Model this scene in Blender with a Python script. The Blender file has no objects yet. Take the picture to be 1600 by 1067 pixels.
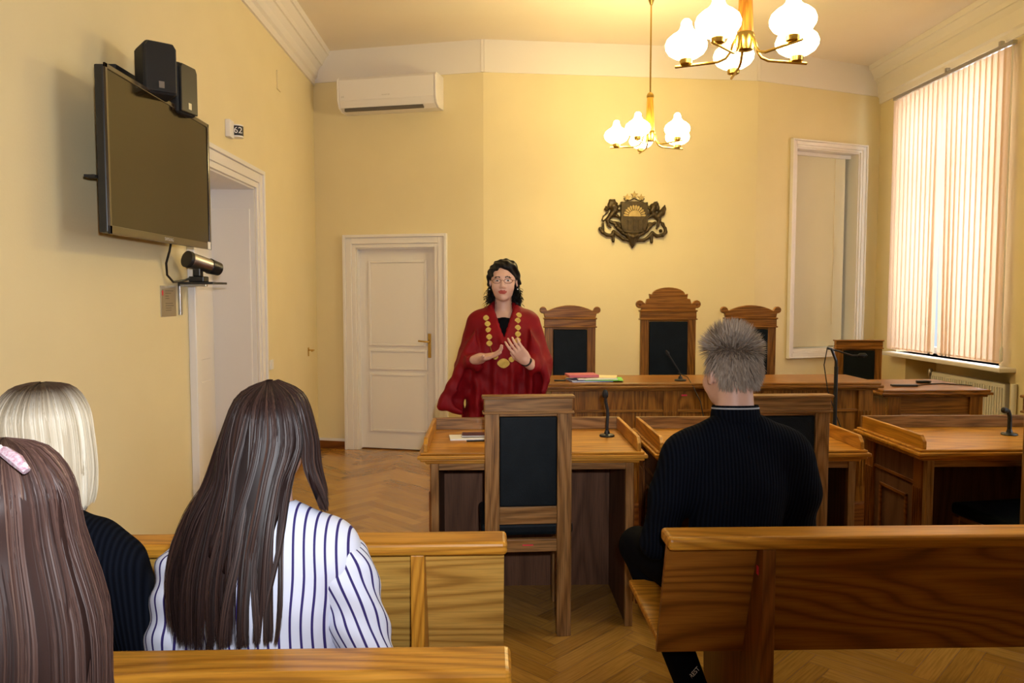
import bpy, math, random
import numpy as np
from mathutils import Matrix, Vector
random.seed(7); rng = np.random.default_rng(7)
PI = math.pi
scene = bpy.context.scene
COL = scene.collection

# ---------------------------------------------------------------- camera, world, lights, exposure
cd = bpy.data.cameras.new('camera'); cam = bpy.data.objects.new('camera', cd); COL.objects.link(cam)
cd.sensor_width = 36; cd.lens = 27.0; cd.clip_start = 0.05
_a, _b = math.radians(1.6707), math.radians(3.5035)
_R = Vector((math.cos(_a), -math.sin(_a), 0)); _F = Vector((math.sin(_a)*math.cos(_b), math.cos(_a)*math.cos(_b), -math.sin(_b)))
_U = _R.cross(_F)
cam.matrix_world = Matrix(((_R.x, _U.x, -_F.x, 0), (_R.y, _U.y, -_F.y, 0), (_R.z, _U.z, -_F.z, 1.5), (0, 0, 0, 1)))
scene.camera = cam

w = bpy.data.worlds.new('world'); scene.world = w; w.use_nodes = True
bg = w.node_tree.nodes['Background']; bg.inputs[0].default_value = (0.75, 0.88, 1.0, 1); bg.inputs[1].default_value = 0.75

def area(name, loc, size, energy, color, target, shape='RECTANGLE'):
    l = bpy.data.lights.new(name, 'AREA'); l.shape = shape; l.size = size[0]; l.size_y = size[1]; l.energy = energy; l.color = color
    o = bpy.data.objects.new(name, l); COL.objects.link(o); o.location = loc
    o.rotation_euler = (Vector(target)-Vector(loc)).to_track_quat('-Z', 'Y').to_euler(); return o
# daylight falling on the two windows of the right wall
area('window_daylight', (4.75, 6.6, 2.3), (2.0, 2.6), 125, (0.86, 0.93, 1.0), (3.0, 6.6, 2.1))
area('window_daylight', (4.75, 2.6, 2.3), (2.0, 2.6), 45, (0.80, 0.90, 1.0), (0.0, 2.9, 1.5))
# the photographer's flash, on top of the camera
fl = bpy.data.lights.new('camera_flash', 'SPOT'); fl.energy = 215; fl.color = (0.93, 0.95, 1.0); fl.spot_size = math.radians(86); fl.spot_blend = 1.0; fl.shadow_soft_size = 0.03
fo = bpy.data.objects.new('camera_flash', fl); COL.objects.link(fo); fo.location = (0.07, -0.03, 1.63)
fo.rotation_euler = (Vector((-1.15, 5, 1.75))-Vector(fo.location)).to_track_quat('-Z', 'Y').to_euler()
vs = scene.view_settings
scene.display_settings.display_device = 'sRGB'
vs.view_transform = 'Standard'; vs.look = 'None'; vs.gamma = 1; vs.use_curve_mapping = False; vs.exposure = 0.25

# ---------------------------------------------------------------- helpers
class MB:
    def __init__(s): s.v = []; s.f = []; s.m = []
    def add(s, vs_, fs, mi=0):
        n = len(s.v); s.v += [tuple(p) for p in vs_]; s.f += [tuple(i+n for i in f) for f in fs]; s.m += [mi]*len(fs); return s
    def box(s, x0, x1, y0, y1, z0, z1, mi=0):
        return s.add([(x0,y0,z0),(x1,y0,z0),(x1,y1,z0),(x0,y1,z0),(x0,y0,z1),(x1,y0,z1),(x1,y1,z1),(x0,y1,z1)],
                     [(0,3,2,1),(4,5,6,7),(0,1,5,4),(1,2,6,5),(2,3,7,6),(3,0,4,7)], mi)
    def prism(s, pts, h0, h1, axis='y', mi=0):
        # polygon pts=(a,b) extruded along axis: 'y' -> (a,h,b); 'x' -> (h,a,b); 'z' -> (a,b,h)
        def mk(a, b, h): return {'y': (a,h,b), 'x': (h,a,b), 'z': (a,b,h)}[axis]
        n = len(pts); vs_ = [mk(a,b,h0) for a,b in pts]+[mk(a,b,h1) for a,b in pts]
        fs = [tuple(range(n)), tuple(range(2*n-1, n-1, -1))]+[(i, i+n, (i+1)%n+n, (i+1)%n) for i in range(n)]
        return s.add(vs_, fs, mi)
    def lathe(s, prof, c=(0,0,0), n=24, mi=0, M=None):
        vs_ = []; fs = []
        for r, z in prof:
            for i in range(n):
                a = 2*PI*i/n; vs_.append(Vector((max(r,1e-5)*math.cos(a), max(r,1e-5)*math.sin(a), z)))
        if M is not None: vs_ = [M @ p for p in vs_]
        vs_ = [p+Vector(c) for p in vs_]
        for j in range(len(prof)-1):
            for i in range(n):
                k = (i+1) % n; fs.append((j*n+i, j*n+k, (j+1)*n+k, (j+1)*n+i))
        fs.append(tuple(range(n-1, -1, -1))); fs.append(tuple((len(prof)-1)*n+i for i in range(n)))
        return s.add(vs_, fs, mi)
    def cyl(s, a, b, ra, rb=None, n=16, mi=0):
        a = Vector(a); b = Vector(b); d = b-a; M = d.to_track_quat('Z', 'Y').to_matrix()
        return s.lathe([(ra, 0), (ra if rb is None else rb, d.length)], a, n, mi, M)
    def tube(s, pts, r, n=8, mi=0):
        P = [Vector(p) for p in pts]; R_ = r if isinstance(r, (list, tuple)) else [r]*len(P)
        vs_ = []; fs = []; up = None
        for i, p in enumerate(P):
            t = (P[min(i+1, len(P)-1)]-P[max(i-1, 0)]).normalized()
            if up is None: up = t.orthogonal().normalized()
            up = (up-t*up.dot(t)).normalized(); sd = t.cross(up)
            for k in range(n):
                a = 2*PI*k/n; vs_.append(p+(up*math.cos(a)+sd*math.sin(a))*R_[i])
        for j in range(len(P)-1):
            for i in range(n):
                k = (i+1) % n; fs.append((j*n+i, j*n+k, (j+1)*n+k, (j+1)*n+i))
        fs.append(tuple(range(n-1, -1, -1))); fs.append(tuple((len(P)-1)*n+i for i in range(n)))
        return s.add(vs_, fs, mi)
    def build(s, name, mats, parent=None, bevel=0, smooth=False, loc=None, rotz=None, seg=2):
        me = bpy.data.meshes.new(name); me.from_pydata([tuple(p) for p in s.v], [], s.f); me.update()
        mats = mats if isinstance(mats, (list, tuple)) else [mats]
        for m in mats: me.materials.append(m)
        me.polygons.foreach_set('material_index', s.m)
        import bmesh
        bm = bmesh.new(); bm.from_mesh(me); bmesh.ops.recalc_face_normals(bm, faces=bm.faces); bm.to_mesh(me); bm.free()
        if smooth:
            me.polygons.foreach_set('use_smooth', [True]*len(me.polygons))
            try: me.set_sharp_from_angle(angle=math.radians(38))
            except Exception: pass
        o = bpy.data.objects.new(name, me); COL.objects.link(o)
        if parent: o.parent = parent
        if loc: o.location = loc
        if rotz is not None: o.rotation_euler.z = rotz
        if bevel:
            b = o.modifiers.new('bevel', 'BEVEL'); b.width = bevel; b.segments = seg; b.limit_method = 'ANGLE'; b.angle_limit = math.radians(40)
        return o

def thing(name, label, cat, loc=(0,0,0), rotz=0, group=None):
    o = bpy.data.objects.new(name, None); COL.objects.link(o); o.location = loc; o.rotation_euler = (0,0,rotz); o.empty_display_size = 0.1
    return tag(o, label, cat, group)
def tag(o, label, cat, group=None):
    o['label'] = label; o['category'] = cat
    if group: o['group'] = group
    return o
def struct(o): o['kind'] = 'structure'; return o
def copy_tree(o, parent=None, **kw):
    c = o.copy(); COL.objects.link(c)
    if parent: c.parent = parent
    for ch in list(o.children): copy_tree(ch, c)
    for k, v in kw.items():
        if k == 'loc': c.location = v
        elif k == 'rotz': c.rotation_euler.z = v
        elif k == 'scale3': c.scale = (v, 1, 1)
        else: c[k] = v
    return c

# ---------------------------------------------------------------- signed-distance modelling (soft bodies, cloth, hands)
def T4(loc=(0,0,0), rx=0, ry=0, rz=0, s=1.0):
    return np.array(Matrix.Translation(loc) @ Matrix.Rotation(rz,4,'Z') @ Matrix.Rotation(ry,4,'Y') @ Matrix.Rotation(rx,4,'X') @ Matrix.Scale(s,4))
def tp(T, p): return (T @ np.array([p[0], p[1], p[2], 1.0]))[:3]
I4 = np.eye(4)
class SDF:
    def __init__(s, lo, hi, res):
        s.lo = np.array(lo, float); s.res = res; s.n = np.ceil((np.array(hi)-s.lo)/res).astype(int)+1
        s.f = np.full(s.n, 1.0, np.float32)
        s.ax = [s.lo[i]+res*np.arange(s.n[i]) for i in range(3)]
    def sub(s, lo, hi):
        a = np.clip(np.floor((np.array(lo)-s.lo)/s.res).astype(int), 0, s.n); b = np.clip(np.ceil((np.array(hi)-s.lo)/s.res).astype(int)+1, 0, s.n)
        sl = tuple(slice(a[i], b[i]) for i in range(3))
        if any(b[i] <= a[i] for i in range(3)): return None, None
        X, Y, Z = np.meshgrid(s.ax[0][sl[0]], s.ax[1][sl[1]], s.ax[2][sl[2]], indexing='ij')
        return sl, np.stack([X, Y, Z], -1)
    def mix(s, sl, d, k, mode):
        f = s.f[sl]
        if mode == 'add':
            if k <= 0: s.f[sl] = np.minimum(f, d)
            else:
                h = np.clip(.5+.5*(f-d)/k, 0, 1); s.f[sl] = f*(1-h)+d*h-k*h*(1-h)
        else:
            d = -d; h = np.clip(.5-.5*(f-d)/max(k,1e-5), 0, 1); s.f[sl] = f*(1-h)+d*h+k*h*(1-h)
    def cap(s, a, b, ra, rb=None, k=.02, mode='add', T=I4, off=0):
        rb = ra if rb is None else rb; sc = np.linalg.norm(T[:3,0]); ra = ra*sc+off; rb = rb*sc+off; a = tp(T,a); b = tp(T,b)
        m = max(ra, rb)+k+3*s.res
        sl, P = s.sub(np.minimum(a,b)-m, np.maximum(a,b)+m)
        if sl is None: return s
        ba = b-a; t = np.clip(((P-a)@ba)/max(ba@ba,1e-9), 0, 1)
        d = np.linalg.norm(P-a-t[...,None]*ba, axis=-1)-(ra+(rb-ra)*t); s.mix(sl, d, k, mode); return s
    def ell(s, c, r, k=.02, mode='add', T=I4, off=0):
        sc = np.linalg.norm(T[:3,0]); r = np.array(r)*sc+off; c = tp(T,c); m = max(r)+k+3*s.res
        sl, P = s.sub(c-m, c+m)
        if sl is None: return s
        q = (P-c)@(T[:3,:3]/sc); k0 = np.linalg.norm(q/r, axis=-1); k1 = np.linalg.norm(q/(r*r), axis=-1)+1e-9
        s.mix(sl, k0*(k0-1)/k1, k, mode); return s
    def box(s, c, h, rr=.01, k=.01, mode='add', T=I4):
        sc = np.linalg.norm(T[:3,0]); h = np.array(h)*sc; cc = tp(T,c); m = np.linalg.norm(h)+rr+k+3*s.res
        sl, P = s.sub(cc-m, cc+m)
        if sl is None: return s
        q = np.abs((P-cc)@(T[:3,:3]/sc))-h+rr
        d = np.linalg.norm(np.maximum(q,0),axis=-1)+np.minimum(q.max(-1),0)-rr; s.mix(sl, d, k, mode); return s
    def slab(s, pts, y0, th, k=.02, slope=0.0):
        # rounded slab: convex or concave xz polygon, centred on y = y0 + slope*(z - z_top)
        pts = np.array(pts, float); zt = pts[:,1].max()
        lo = (pts[:,0].min()-.06, y0-.3, pts[:,1].min()-.06); hi = (pts[:,0].max()+.06, y0+.3, zt+.06)
        sl, P = s.sub(lo, hi)
        x = P[:,0,:,0]; z = P[:,0,:,2]; d = np.full(x.shape, 1e9); sg = np.ones(x.shape)
        n = len(pts)
        for i in range(n):
            a = pts[i]; b = pts[i-1]; e = b-a; wx = x-a[0]; wz = z-a[1]
            t = np.clip((wx*e[0]+wz*e[1])/(e@e), 0, 1); d = np.minimum(d, (wx-e[0]*t)**2+(wz-e[1]*t)**2)
            c1 = z >= a[1]; c2 = z < b[1]; c3 = e[0]*wz > e[1]*wx
            fl_ = (c1&c2&c3)|(~c1&~c2&~c3); sg[fl_] *= -1
        d2 = (sg*np.sqrt(d))[:,None,:]
        dy = np.abs(P[...,1]-(y0+slope*(P[...,2]-zt)))-th
        r = min(th*.9, .03); dd = np.minimum(np.maximum(d2+r, dy+r), 0)+np.sqrt(np.maximum(d2+r,0)**2+np.maximum(dy+r,0)**2)-r
        s.mix(sl, dd, k, 'add'); return s
    def disp(s, fn):
        sl, P = s.sub(s.lo, s.lo+s.res*s.n); s.f[sl] += fn(P).astype(np.float32); return s
    def front(s, x, z, frm=-1):
        i = int(round((x-s.lo[0])/s.res)); k = int(round((z-s.lo[2])/s.res)); i = min(max(i,0),s.n[0]-1); k = min(max(k,0),s.n[2]-1)
        col = s.f[i,:,k] < 0
        if not col.any(): return None
        j = np.argmax(col) if frm < 0 else len(col)-1-np.argmax(col[::-1]); return s.ax[1][j]
    def mesh(s):
        f = s.f; f[0]=1;f[-1]=1;f[:,0]=1;f[:,-1]=1;f[:,:,0]=1;f[:,:,-1]=1
        ins = f < 0; N = np.array(f.shape)
        c = np.zeros(N-1, np.int8)
        for dx in (0,1):
            for dy in (0,1):
                for dz in (0,1): c += ins[dx:N[0]-1+dx, dy:N[1]-1+dy, dz:N[2]-1+dz]
        act = np.argwhere((c > 0) & (c < 8)); idx = np.full(N-1, -1, np.int64); idx[tuple(act.T)] = np.arange(len(act))
        pos = np.zeros((len(act), 3)); cnt = np.zeros(len(act))
        cor = [(0,0,0),(1,0,0),(0,1,0),(1,1,0),(0,0,1),(1,0,1),(0,1,1),(1,1,1)]
        val = [f[tuple((act+np.array(q)).T)] for q in cor]
        for i in range(8):
            for j in range(i+1, 8):
                if sum(abs(cor[i][t]-cor[j][t]) for t in range(3)) != 1: continue
                m = (val[i] < 0) != (val[j] < 0); t = np.where(m, val[i]/np.where(m, val[i]-val[j], 1), 0)
                p = np.array(cor[i])+t[:,None]*(np.array(cor[j])-np.array(cor[i])); pos += p*m[:,None]; cnt += m
        V = s.lo+s.res*(act+pos/cnt[:,None]); F = []
        for a in range(3):
            sl0 = [slice(None)]*3; sl1 = [slice(None)]*3; sl0[a] = slice(0,-1); sl1[a] = slice(1,None)
            A = ins[tuple(sl0)]; B = ins[tuple(sl1)]; e = np.argwhere(A != B); b_, c_ = (a+1)%3, (a+2)%3
            e = e[(e[:,b_] > 0) & (e[:,c_] > 0) & (e[:,b_] < N[b_]-1) & (e[:,c_] < N[c_]-1)]
            def g(db, dc):
                q = e.copy(); q[:,b_] -= db; q[:,c_] -= dc; return idx[tuple(q.T)]
            quad = np.stack([g(1,1), g(0,1), g(0,0), g(1,0)], 1); fl_ = ~A[tuple(e.T)]
            quad[fl_] = quad[fl_][:, ::-1]; F.append(quad)
        return V, np.concatenate(F)
    def build(s, name, mats, parent=None, matfn=None, attr=None, smooth_it=2):
        V, F = s.mesh()
        for _ in range(smooth_it):   # light laplacian relax
            acc = np.zeros_like(V); c = np.zeros(len(V))
            for i in range(4):
                j = (i+1)%4; np.add.at(acc, F[:,i], V[F[:,j]]); np.add.at(acc, F[:,j], V[F[:,i]]); np.add.at(c, F[:,i], 1); np.add.at(c, F[:,j], 1)
            V = V*.5+.5*acc/np.maximum(c,1)[:,None]
        return npmesh(name, V, F, mats, parent, matfn, attr)
def npmesh(name, V, F, mats, parent=None, matfn=None, attr=None, smooth=True):
    me = bpy.data.meshes.new(name); F = np.asarray(F); k = F.shape[1]
    me.vertices.add(len(V)); me.vertices.foreach_set('co', np.asarray(V, np.float32).ravel())
    me.loops.add(F.size); me.loops.foreach_set('vertex_index', F.ravel().astype(np.int32))
    me.polygons.add(len(F)); me.polygons.foreach_set('loop_start', np.arange(0, F.size, k, dtype=np.int32)); me.polygons.foreach_set('loop_total', np.full(len(F), k, np.int32))
    me.update(calc_edges=True); me.validate()
    mats = mats if isinstance(mats, (list, tuple)) else [mats]
    for m in mats: me.materials.append(m)
    if smooth: me.polygons.foreach_set('use_smooth', np.ones(len(me.polygons), bool))
    if matfn is not None: me.polygons.foreach_set('material_index', matfn(np.asarray(V)[F].mean(1)).astype(np.int32))
    if attr is not None:
        for nm, vals in attr(np.asarray(V)).items():
            a = me.attributes.new(nm, 'FLOAT', 'POINT'); a.data.foreach_set('value', np.asarray(vals, np.float32))
    o = bpy.data.objects.new(name, me); COL.objects.link(o)
    if parent: o.parent = parent
    return o

# ---------------------------------------------------------------- materials
def mat(name, color=(.8,.8,.8), rough=.5, metal=0, emit=None, estr=0, coat=0, spec=.5):
    m = bpy.data.materials.new(name); m.use_nodes = True; b = m.node_tree.nodes['Principled BSDF']
    b.inputs['Base Color'].default_value = (*color, 1); b.inputs['Roughness'].default_value = rough; b.inputs['Metallic'].default_value = metal
    b.inputs['Specular IOR Level'].default_value = spec
    if coat: b.inputs['Coat Weight'].default_value = coat; b.inputs['Coat Roughness'].default_value = .12
    if emit: b.inputs['Emission Color'].default_value = (*emit, 1); b.inputs['Emission Strength'].default_value = estr
    return m
def N(m, typ, **kw):
    n = m.node_tree.nodes.new(typ)
    for k, v in kw.items():
        if k in n.inputs: n.inputs[k].default_value = v
        else: setattr(n, k, v)
    return n
def L(m, a, ao, b, bi): m.node_tree.links.new(a.outputs[ao], b.inputs[bi])
def ramp(m, stops):
    r = m.node_tree.nodes.new('ShaderNodeValToRGB'); e = r.color_ramp.elements
    while len(e) < len(stops): e.new(.5)
    for i, (p, c) in enumerate(stops): e[i].position = p; e[i].color = (*c, 1) if len(c) == 3 else c
    return r
def noisy(name, c1, c2, scale=8, rough=.6, bump=0, bscale=60, **kw):
    m = mat(name, c1, rough, **kw); b = m.node_tree.nodes['Principled BSDF']
    tc = N(m, 'ShaderNodeTexCoord'); n = N(m, 'ShaderNodeTexNoise', Scale=scale, Detail=3.0); L(m, tc, 'Object', n, 'Vector')
    r = ramp(m, [(.3, c1), (.7, c2)]); L(m, n, 'Fac', r, 'Fac'); L(m, r, 'Color', b, 'Base Color')
    if bump:
        n2 = N(m, 'ShaderNodeTexNoise', Scale=bscale, Detail=4.0); L(m, tc, 'Object', n2, 'Vector'); bu = N(m, 'ShaderNodeBump', Strength=bump, Distance=.01)
        L(m, n2, 'Fac', bu, 'Height'); L(m, bu, 'Normal', b, 'Normal')
    return m
def wood(name, light, mid, dark, axis='x', rings=16, low=(.5, 4.2), rough=.34, coat=.25, fine=.35, detail=1.2):
    m = mat(name, mid, rough, coat=coat, spec=.32); b = m.node_tree.nodes['Principled BSDF']
    tc = N(m, 'ShaderNodeTexCoord'); oi = N(m, 'ShaderNodeObjectInfo')
    al, ac = low; sc = {'x': (al,ac,ac), 'y': (ac,al,ac), 'z': (ac,ac,al)}[axis]
    mp = N(m, 'ShaderNodeMapping'); mp.inputs['Scale'].default_value = sc; L(m, tc, 'Object', mp, 'Vector')
    mu = N(m, 'ShaderNodeMath', operation='MULTIPLY'); mu.inputs[1].default_value = 37; L(m, oi, 'Random', mu, 0)
    n1 = N(m, 'ShaderNodeTexNoise', noise_dimensions='4D', Scale=1.0, Detail=detail, Roughness=.4); L(m, mp, 'Vector', n1, 'Vector'); L(m, mu, 'Value', n1, 'W')
    m1 = N(m, 'ShaderNodeMath', operation='MULTIPLY'); m1.inputs[1].default_value = rings*6.28; L(m, n1, 'Fac', m1, 0)
    sn = N(m, 'ShaderNodeMath', operation='SINE'); L(m, m1, 'Value', sn, 0)
    mr = N(m, 'ShaderNodeMapRange'); mr.inputs[1].default_value = -1; L(m, sn, 'Value', mr, 0)
    dk_ = tuple(.55*p+.45*q for p,q in zip(dark,mid)); r1 = ramp(m, [(0, dk_), (.22, mid), (1, light)]); L(m, mr, 'Result', r1, 'Fac')
    sc2 = {'x': (7,170,170), 'y': (170,7,170), 'z': (170,170,7)}[axis]
    mp2 = N(m, 'ShaderNodeMapping'); mp2.inputs['Scale'].default_value = sc2; L(m, tc, 'Object', mp2, 'Vector')
    n2 = N(m, 'ShaderNodeTexNoise', Scale=1.0, Detail=3.0); L(m, mp2, 'Vector', n2, 'Vector')
    r2 = ramp(m, [(.36, (1-fine,)*3), (.56, (1,1,1))]); L(m, n2, 'Fac', r2, 'Fac')
    mx = N(m, 'ShaderNodeMix', data_type='RGBA', blend_type='MULTIPLY'); mx.inputs[0].default_value = 1
    L(m, r1, 'Color', mx, 6); L(m, r2, 'Color', mx, 7); L(m, mx, 2, b, 'Base Color')
    bu = N(m, 'ShaderNodeBump', Strength=.08, Distance=.002); L(m, n2, 'Fac', bu, 'Height'); L(m, bu, 'Normal', b, 'Normal')
    return m
OAK = [(.345,.178,.063), (.287,.136,.041), (.161,.069,.017)]
BEN = [(.608,.277,.030), (.499,.209,.019), (.284,.108,.009)]
RED = [(.250,.085,.015), (.194,.060,.010), (.094,.025,.005)]
DRK = [(.16,.070,.034), (.13,.054,.024), (.085,.034,.014)]
JUD = [(.350,.140,.018), (.280,.104,.011), (.154,.049,.004)]
M = {}
for nm, cs in dict(oak=OAK, bench=BEN, red=RED, dark=DRK, jud=JUD).items():
    for ax in 'xyz': M[nm+ax] = wood(nm+'_wood_'+ax, *cs, axis=ax, coat=(0 if nm == 'dark' else .08), rough=(.6 if nm == 'dark' else .38), rings=(14 if nm in ('dark',) else 24), fine=(.45 if nm in ('oak','jud') else .25))
M['veneer'] = wood('bench_veneer', (.634,.365,.081), (.527,.284,.057), (.270,.121,.022), 'x', rings=34, low=(.22, 3.0), detail=2.2, fine=.2, rough=.4)
M['veneer_dark'] = wood('bench_veneer_dark', (.378,.147,.020), (.294,.105,.013), (.126,.039,.004), 'x', rings=36, low=(.42, 2.4), detail=1.8, fine=.2, rough=.4)
M['wall'] = noisy('wall_paint', (.76,.64,.375), (.785,.665,.395), 2.5, .85, bump=.06, bscale=90)
M['ceil'] = noisy('ceiling_paint', (.80,.70,.56), (.83,.73,.59), 1.5, .9)
M['white'] = mat('white_gloss_paint', (.80,.755,.72), .35)
M['cornice'] = mat('cornice_paint', (.80,.74,.66), .8)
M['frieze'] = mat('frieze_paint', (.80,.74,.68), .85)
M['black'] = mat('black_plastic', (.012,.012,.013), .38)
M['blackm'] = mat('black_matte', (.010,.010,.011), .7)
M['leather'] = noisy('black_leather', (.005,.008,.011), (.008,.012,.016), 12, .5, bump=.15, bscale=220, spec=.12)
M['brass'] = mat('brass', (.55,.36,.09), .25, 1)
M['gold'] = noisy('gilt_metal', (.80,.60,.16), (.62,.44,.10), 60, .38, bump=.5, bscale=300, metal=.75)
M['bronze'] = noisy('patinated_bronze', (.045,.030,.012), (.085,.055,.02), 30, .42, bump=.3, bscale=90, metal=.6)
M['bronze_gold'] = noisy('bronze_polished', (.42,.29,.10), (.50,.36,.14), 30, .4, metal=.6)
M['steel'] = mat('steel', (.45,.45,.47), .3, 1)
M['glassp'] = mat('screen_glass', (.020,.012,.004), .12, spec=.35)
M['bezel'] = mat('tv_bezel', (.030,.016,.010), .18, coat=.6)
M['globe'] = mat('opal_glass', (.95,.93,.85), .3, emit=(1.0,.80,.40), estr=24); M['globe_far'] = mat('opal_glass_bright', (.95,.93,.85), .3, emit=(1.0,.80,.36), estr=56)
M['paper'] = mat('paper', (.78,.76,.72), .7); M['paper_blue'] = mat('paper_blue', (.42,.50,.75), .7)
M['pink'] = mat('pink_cover', (.55,.13,.17), .5); M['green'] = mat('green_sticky', (.18,.6,.08), .6); M['cream'] = mat('cream_paper', (.80,.66,.36), .7)
M['redtape'] = mat('red_tape', (.75,.03,.06), .5)
M['plate'] = mat('brushed_plate', (.36,.30,.21), .4, .5)
M['radiator'] = mat('radiator_enamel', (.78,.74,.66), .4)
M['skin'] = noisy('skin', (.58,.31,.20), (.63,.35,.235), 14, .48)
M['skin2'] = noisy('skin_fair', (.62,.36,.27), (.68,.41,.31), 14, .48)
M['lips'] = mat('lips', (.42,.075,.06), .4)
M['navy'] = mat('navy_knit', (.006,.008,.016), .85, spec=.15)
M['blackcloth'] = mat('black_cloth', (.004,.004,.006), .9, spec=.05)
M['denim'] = mat('dark_denim', (.012,.018,.035), .85, spec=.15)
M['shoe'] = mat('black_leather_shoe', (.01,.01,.01), .35)
M['robe'] = noisy('crimson_cloth', (.24,.002,.006), (.17,.0015,.005), 9, .62, bump=.15, bscale=40, spec=.2)
M['eye'] = mat('eye_white', (.6,.58,.55), .2); M['iris'] = mat('iris', (.04,.025,.015), .2)

def attrmix(name, attr, stops, rough=.4, streak=None, spec=.5, aniso=0):
    m = mat(name, (1,1,1), rough, spec=spec); b = m.node_tree.nodes['Principled BSDF']
    a = N(m, 'ShaderNodeAttribute', attribute_name=attr); r = ramp(m, stops); L(m, a, 'Fac', r, 'Fac'); L(m, r, 'Color', b, 'Base Color')
    return m
def ribbed(name, c1, c2, freq):
    m = mat(name, c1, .95, spec=.06); b = m.node_tree.nodes['Principled BSDF']
    tc = N(m, 'ShaderNodeTexCoord'); sp = N(m, 'ShaderNodeSeparateXYZ'); L(m, tc, 'Object', sp, 'Vector')
    mu = N(m, 'ShaderNodeMath', operation='MULTIPLY'); mu.inputs[1].default_value = freq; L(m, sp, 'X', mu, 0)
    si = N(m, 'ShaderNodeMath', operation='SINE'); L(m, mu, 'Value', si, 0)
    r = ramp(m, [(0, c1), (1, c2)]); mr = N(m, 'ShaderNodeMapRange'); mr.inputs[1].default_value = -1; L(m, si, 'Value', mr, 0); L(m, mr, 'Result', r, 'Fac'); L(m, r, 'Color', b, 'Base Color')
    bu = N(m, 'ShaderNodeBump', Strength=.5, Distance=.002); L(m, si, 'Value', bu, 'Height'); L(m, bu, 'Normal', b, 'Normal'); return m
M['rib'] = ribbed('ribbed_navy_knit', (.0022,.003,.006), (.006,.008,.014), 2*PI/.011)
M['stripe'] = attrmix('striped_cotton', 'stripe', [(0,(.03,.02,.12)), (.21,(.03,.02,.12)), (.25,(.60,.63,.76)), (1,(.60,.63,.76))], .75, spec=.2)
# stripe attribute is a running length in metres: wrap it into one repeat in the shader
def wrap_attr(m, period):
    nt = m.node_tree; at = [n for n in nt.nodes if n.type == 'ATTRIBUTE'][0]; rp = [n for n in nt.nodes if n.type == 'VALTORGB'][0]
    d = N(m, 'ShaderNodeMath', operation='DIVIDE'); d.inputs[1].default_value = period; fr = N(m, 'ShaderNodeMath', operation='FRACT')
    L(m, at, 'Fac', d, 0); L(m, d, 'Value', fr, 0); L(m, fr, 'Value', rp, 'Fac')
wrap_attr(M['stripe'], .0215)

def floor_mat():
    m = mat('parquet', (.4,.2,.05), .22, coat=.3); b = m.node_tree.nodes['Principled BSDF']
    a = N(m, 'ShaderNodeAttribute', attribute_name='tint'); uv = N(m, 'ShaderNodeUVMap')
    mp = N(m, 'ShaderNodeMapping'); mp.inputs['Scale'].default_value = (6, 120, 1); L(m, uv, 'UV', mp, 'Vector')
    n = N(m, 'ShaderNodeTexNoise', Scale=1.0, Detail=3.0); L(m, mp, 'Vector', n, 'Vector')
    r = ramp(m, [(0, (.33,.155,.026)), (.500, (.44,.22,.040)), (1, (.54,.28,.056))]); L(m, a, 'Fac', r, 'Fac')
    r2 = ramp(m, [(.35,(.75,.75,.75)), (.6,(1,1,1))]); L(m, n, 'Fac', r2, 'Fac')
    mx = N(m, 'ShaderNodeMix', data_type='RGBA', blend_type='MULTIPLY'); mx.inputs[0].default_value = 1; L(m, r, 'Color', mx, 6); L(m, r2, 'Color', mx, 7); L(m, mx, 2, b, 'Base Color')
    return m
M['parquet'] = floor_mat()
def blind_mat(name, c, tr=.5):
    m = bpy.data.materials.new(name); m.use_nodes = True; nt = m.node_tree; nt.nodes.clear()
    o = nt.nodes.new('ShaderNodeOutputMaterial'); d = nt.nodes.new('ShaderNodeBsdfDiffuse'); t = nt.nodes.new('ShaderNodeBsdfTranslucent'); x = nt.nodes.new('ShaderNodeMixShader')
    d.inputs[0].default_value = (*c, 1); t.inputs[0].default_value = (*c, 1); x.inputs[0].default_value = tr
    nt.links.new(d.outputs[0], x.inputs[1]); nt.links.new(t.outputs[0], x.inputs[2]); nt.links.new(x.outputs[0], o.inputs[0]); return m
M['slat'] = blind_mat('blind_fabric', (.90,.77,.66), .55); M['slat_in'] = blind_mat('blind_fabric_beige', (.84,.78,.60), .2)
def glass_mat():
    m = mat('window_glass', (1,1,1), .02); b = m.node_tree.nodes['Principled BSDF']; b.inputs['Transmission Weight'].default_value = 1; b.inputs['IOR'].default_value = 1.02; return m
M['glass'] = glass_mat()

# ---------------------------------------------------------------- the room
CEIL = 3.8; TOP = 3.51
LX = -1.68; RX = 4.0
BP = [(-1.68, 7.52), (-.054, 7.10), (2.54, 7.31), (4.0, 7.87)]   # back wall in three facets
def wall_seg(name, p0, p1, openings, m=None, th=.36, z1=CEIL, ext=.0):
    p0 = Vector(p0); p1 = Vector(p1); L_ = (p1-p0).length; a = math.atan2(p1.y-p0.y, p1.x-p0.x); b = MB()
    us = sorted({-ext, L_+ext}|{o[0] for o in openings}|{o[1] for o in openings})
    for i in range(len(us)-1):
        u0, u1 = us[i], us[i+1]; op = [o for o in openings if o[0] <= u0+1e-6 and o[1] >= u1-1e-6]; z = 0
        for o in sorted(op, key=lambda o: o[2]):
            if o[2] > z: b.box(u0, u1, 0, th, z, o[2])
            z = o[3]
        if z < z1: b.box(u0, u1, 0, th, z, z1)
    o = b.build(name, m or M['wall'], loc=(p0.x, p0.y, 0), rotz=a); struct(o); return o, a, L_
DY0, DY1, DZ = 4.47, 5.60, 2.26
wall_seg('wall_left', (LX, -1.6), (LX, 7.52), [(DY0+1.6, DY1+1.6, 0, DZ)])
w1, a1, l1 = wall_seg('wall_back', BP[0], BP[1], [(.42, 1.21, 0, 1.94)])
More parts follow.
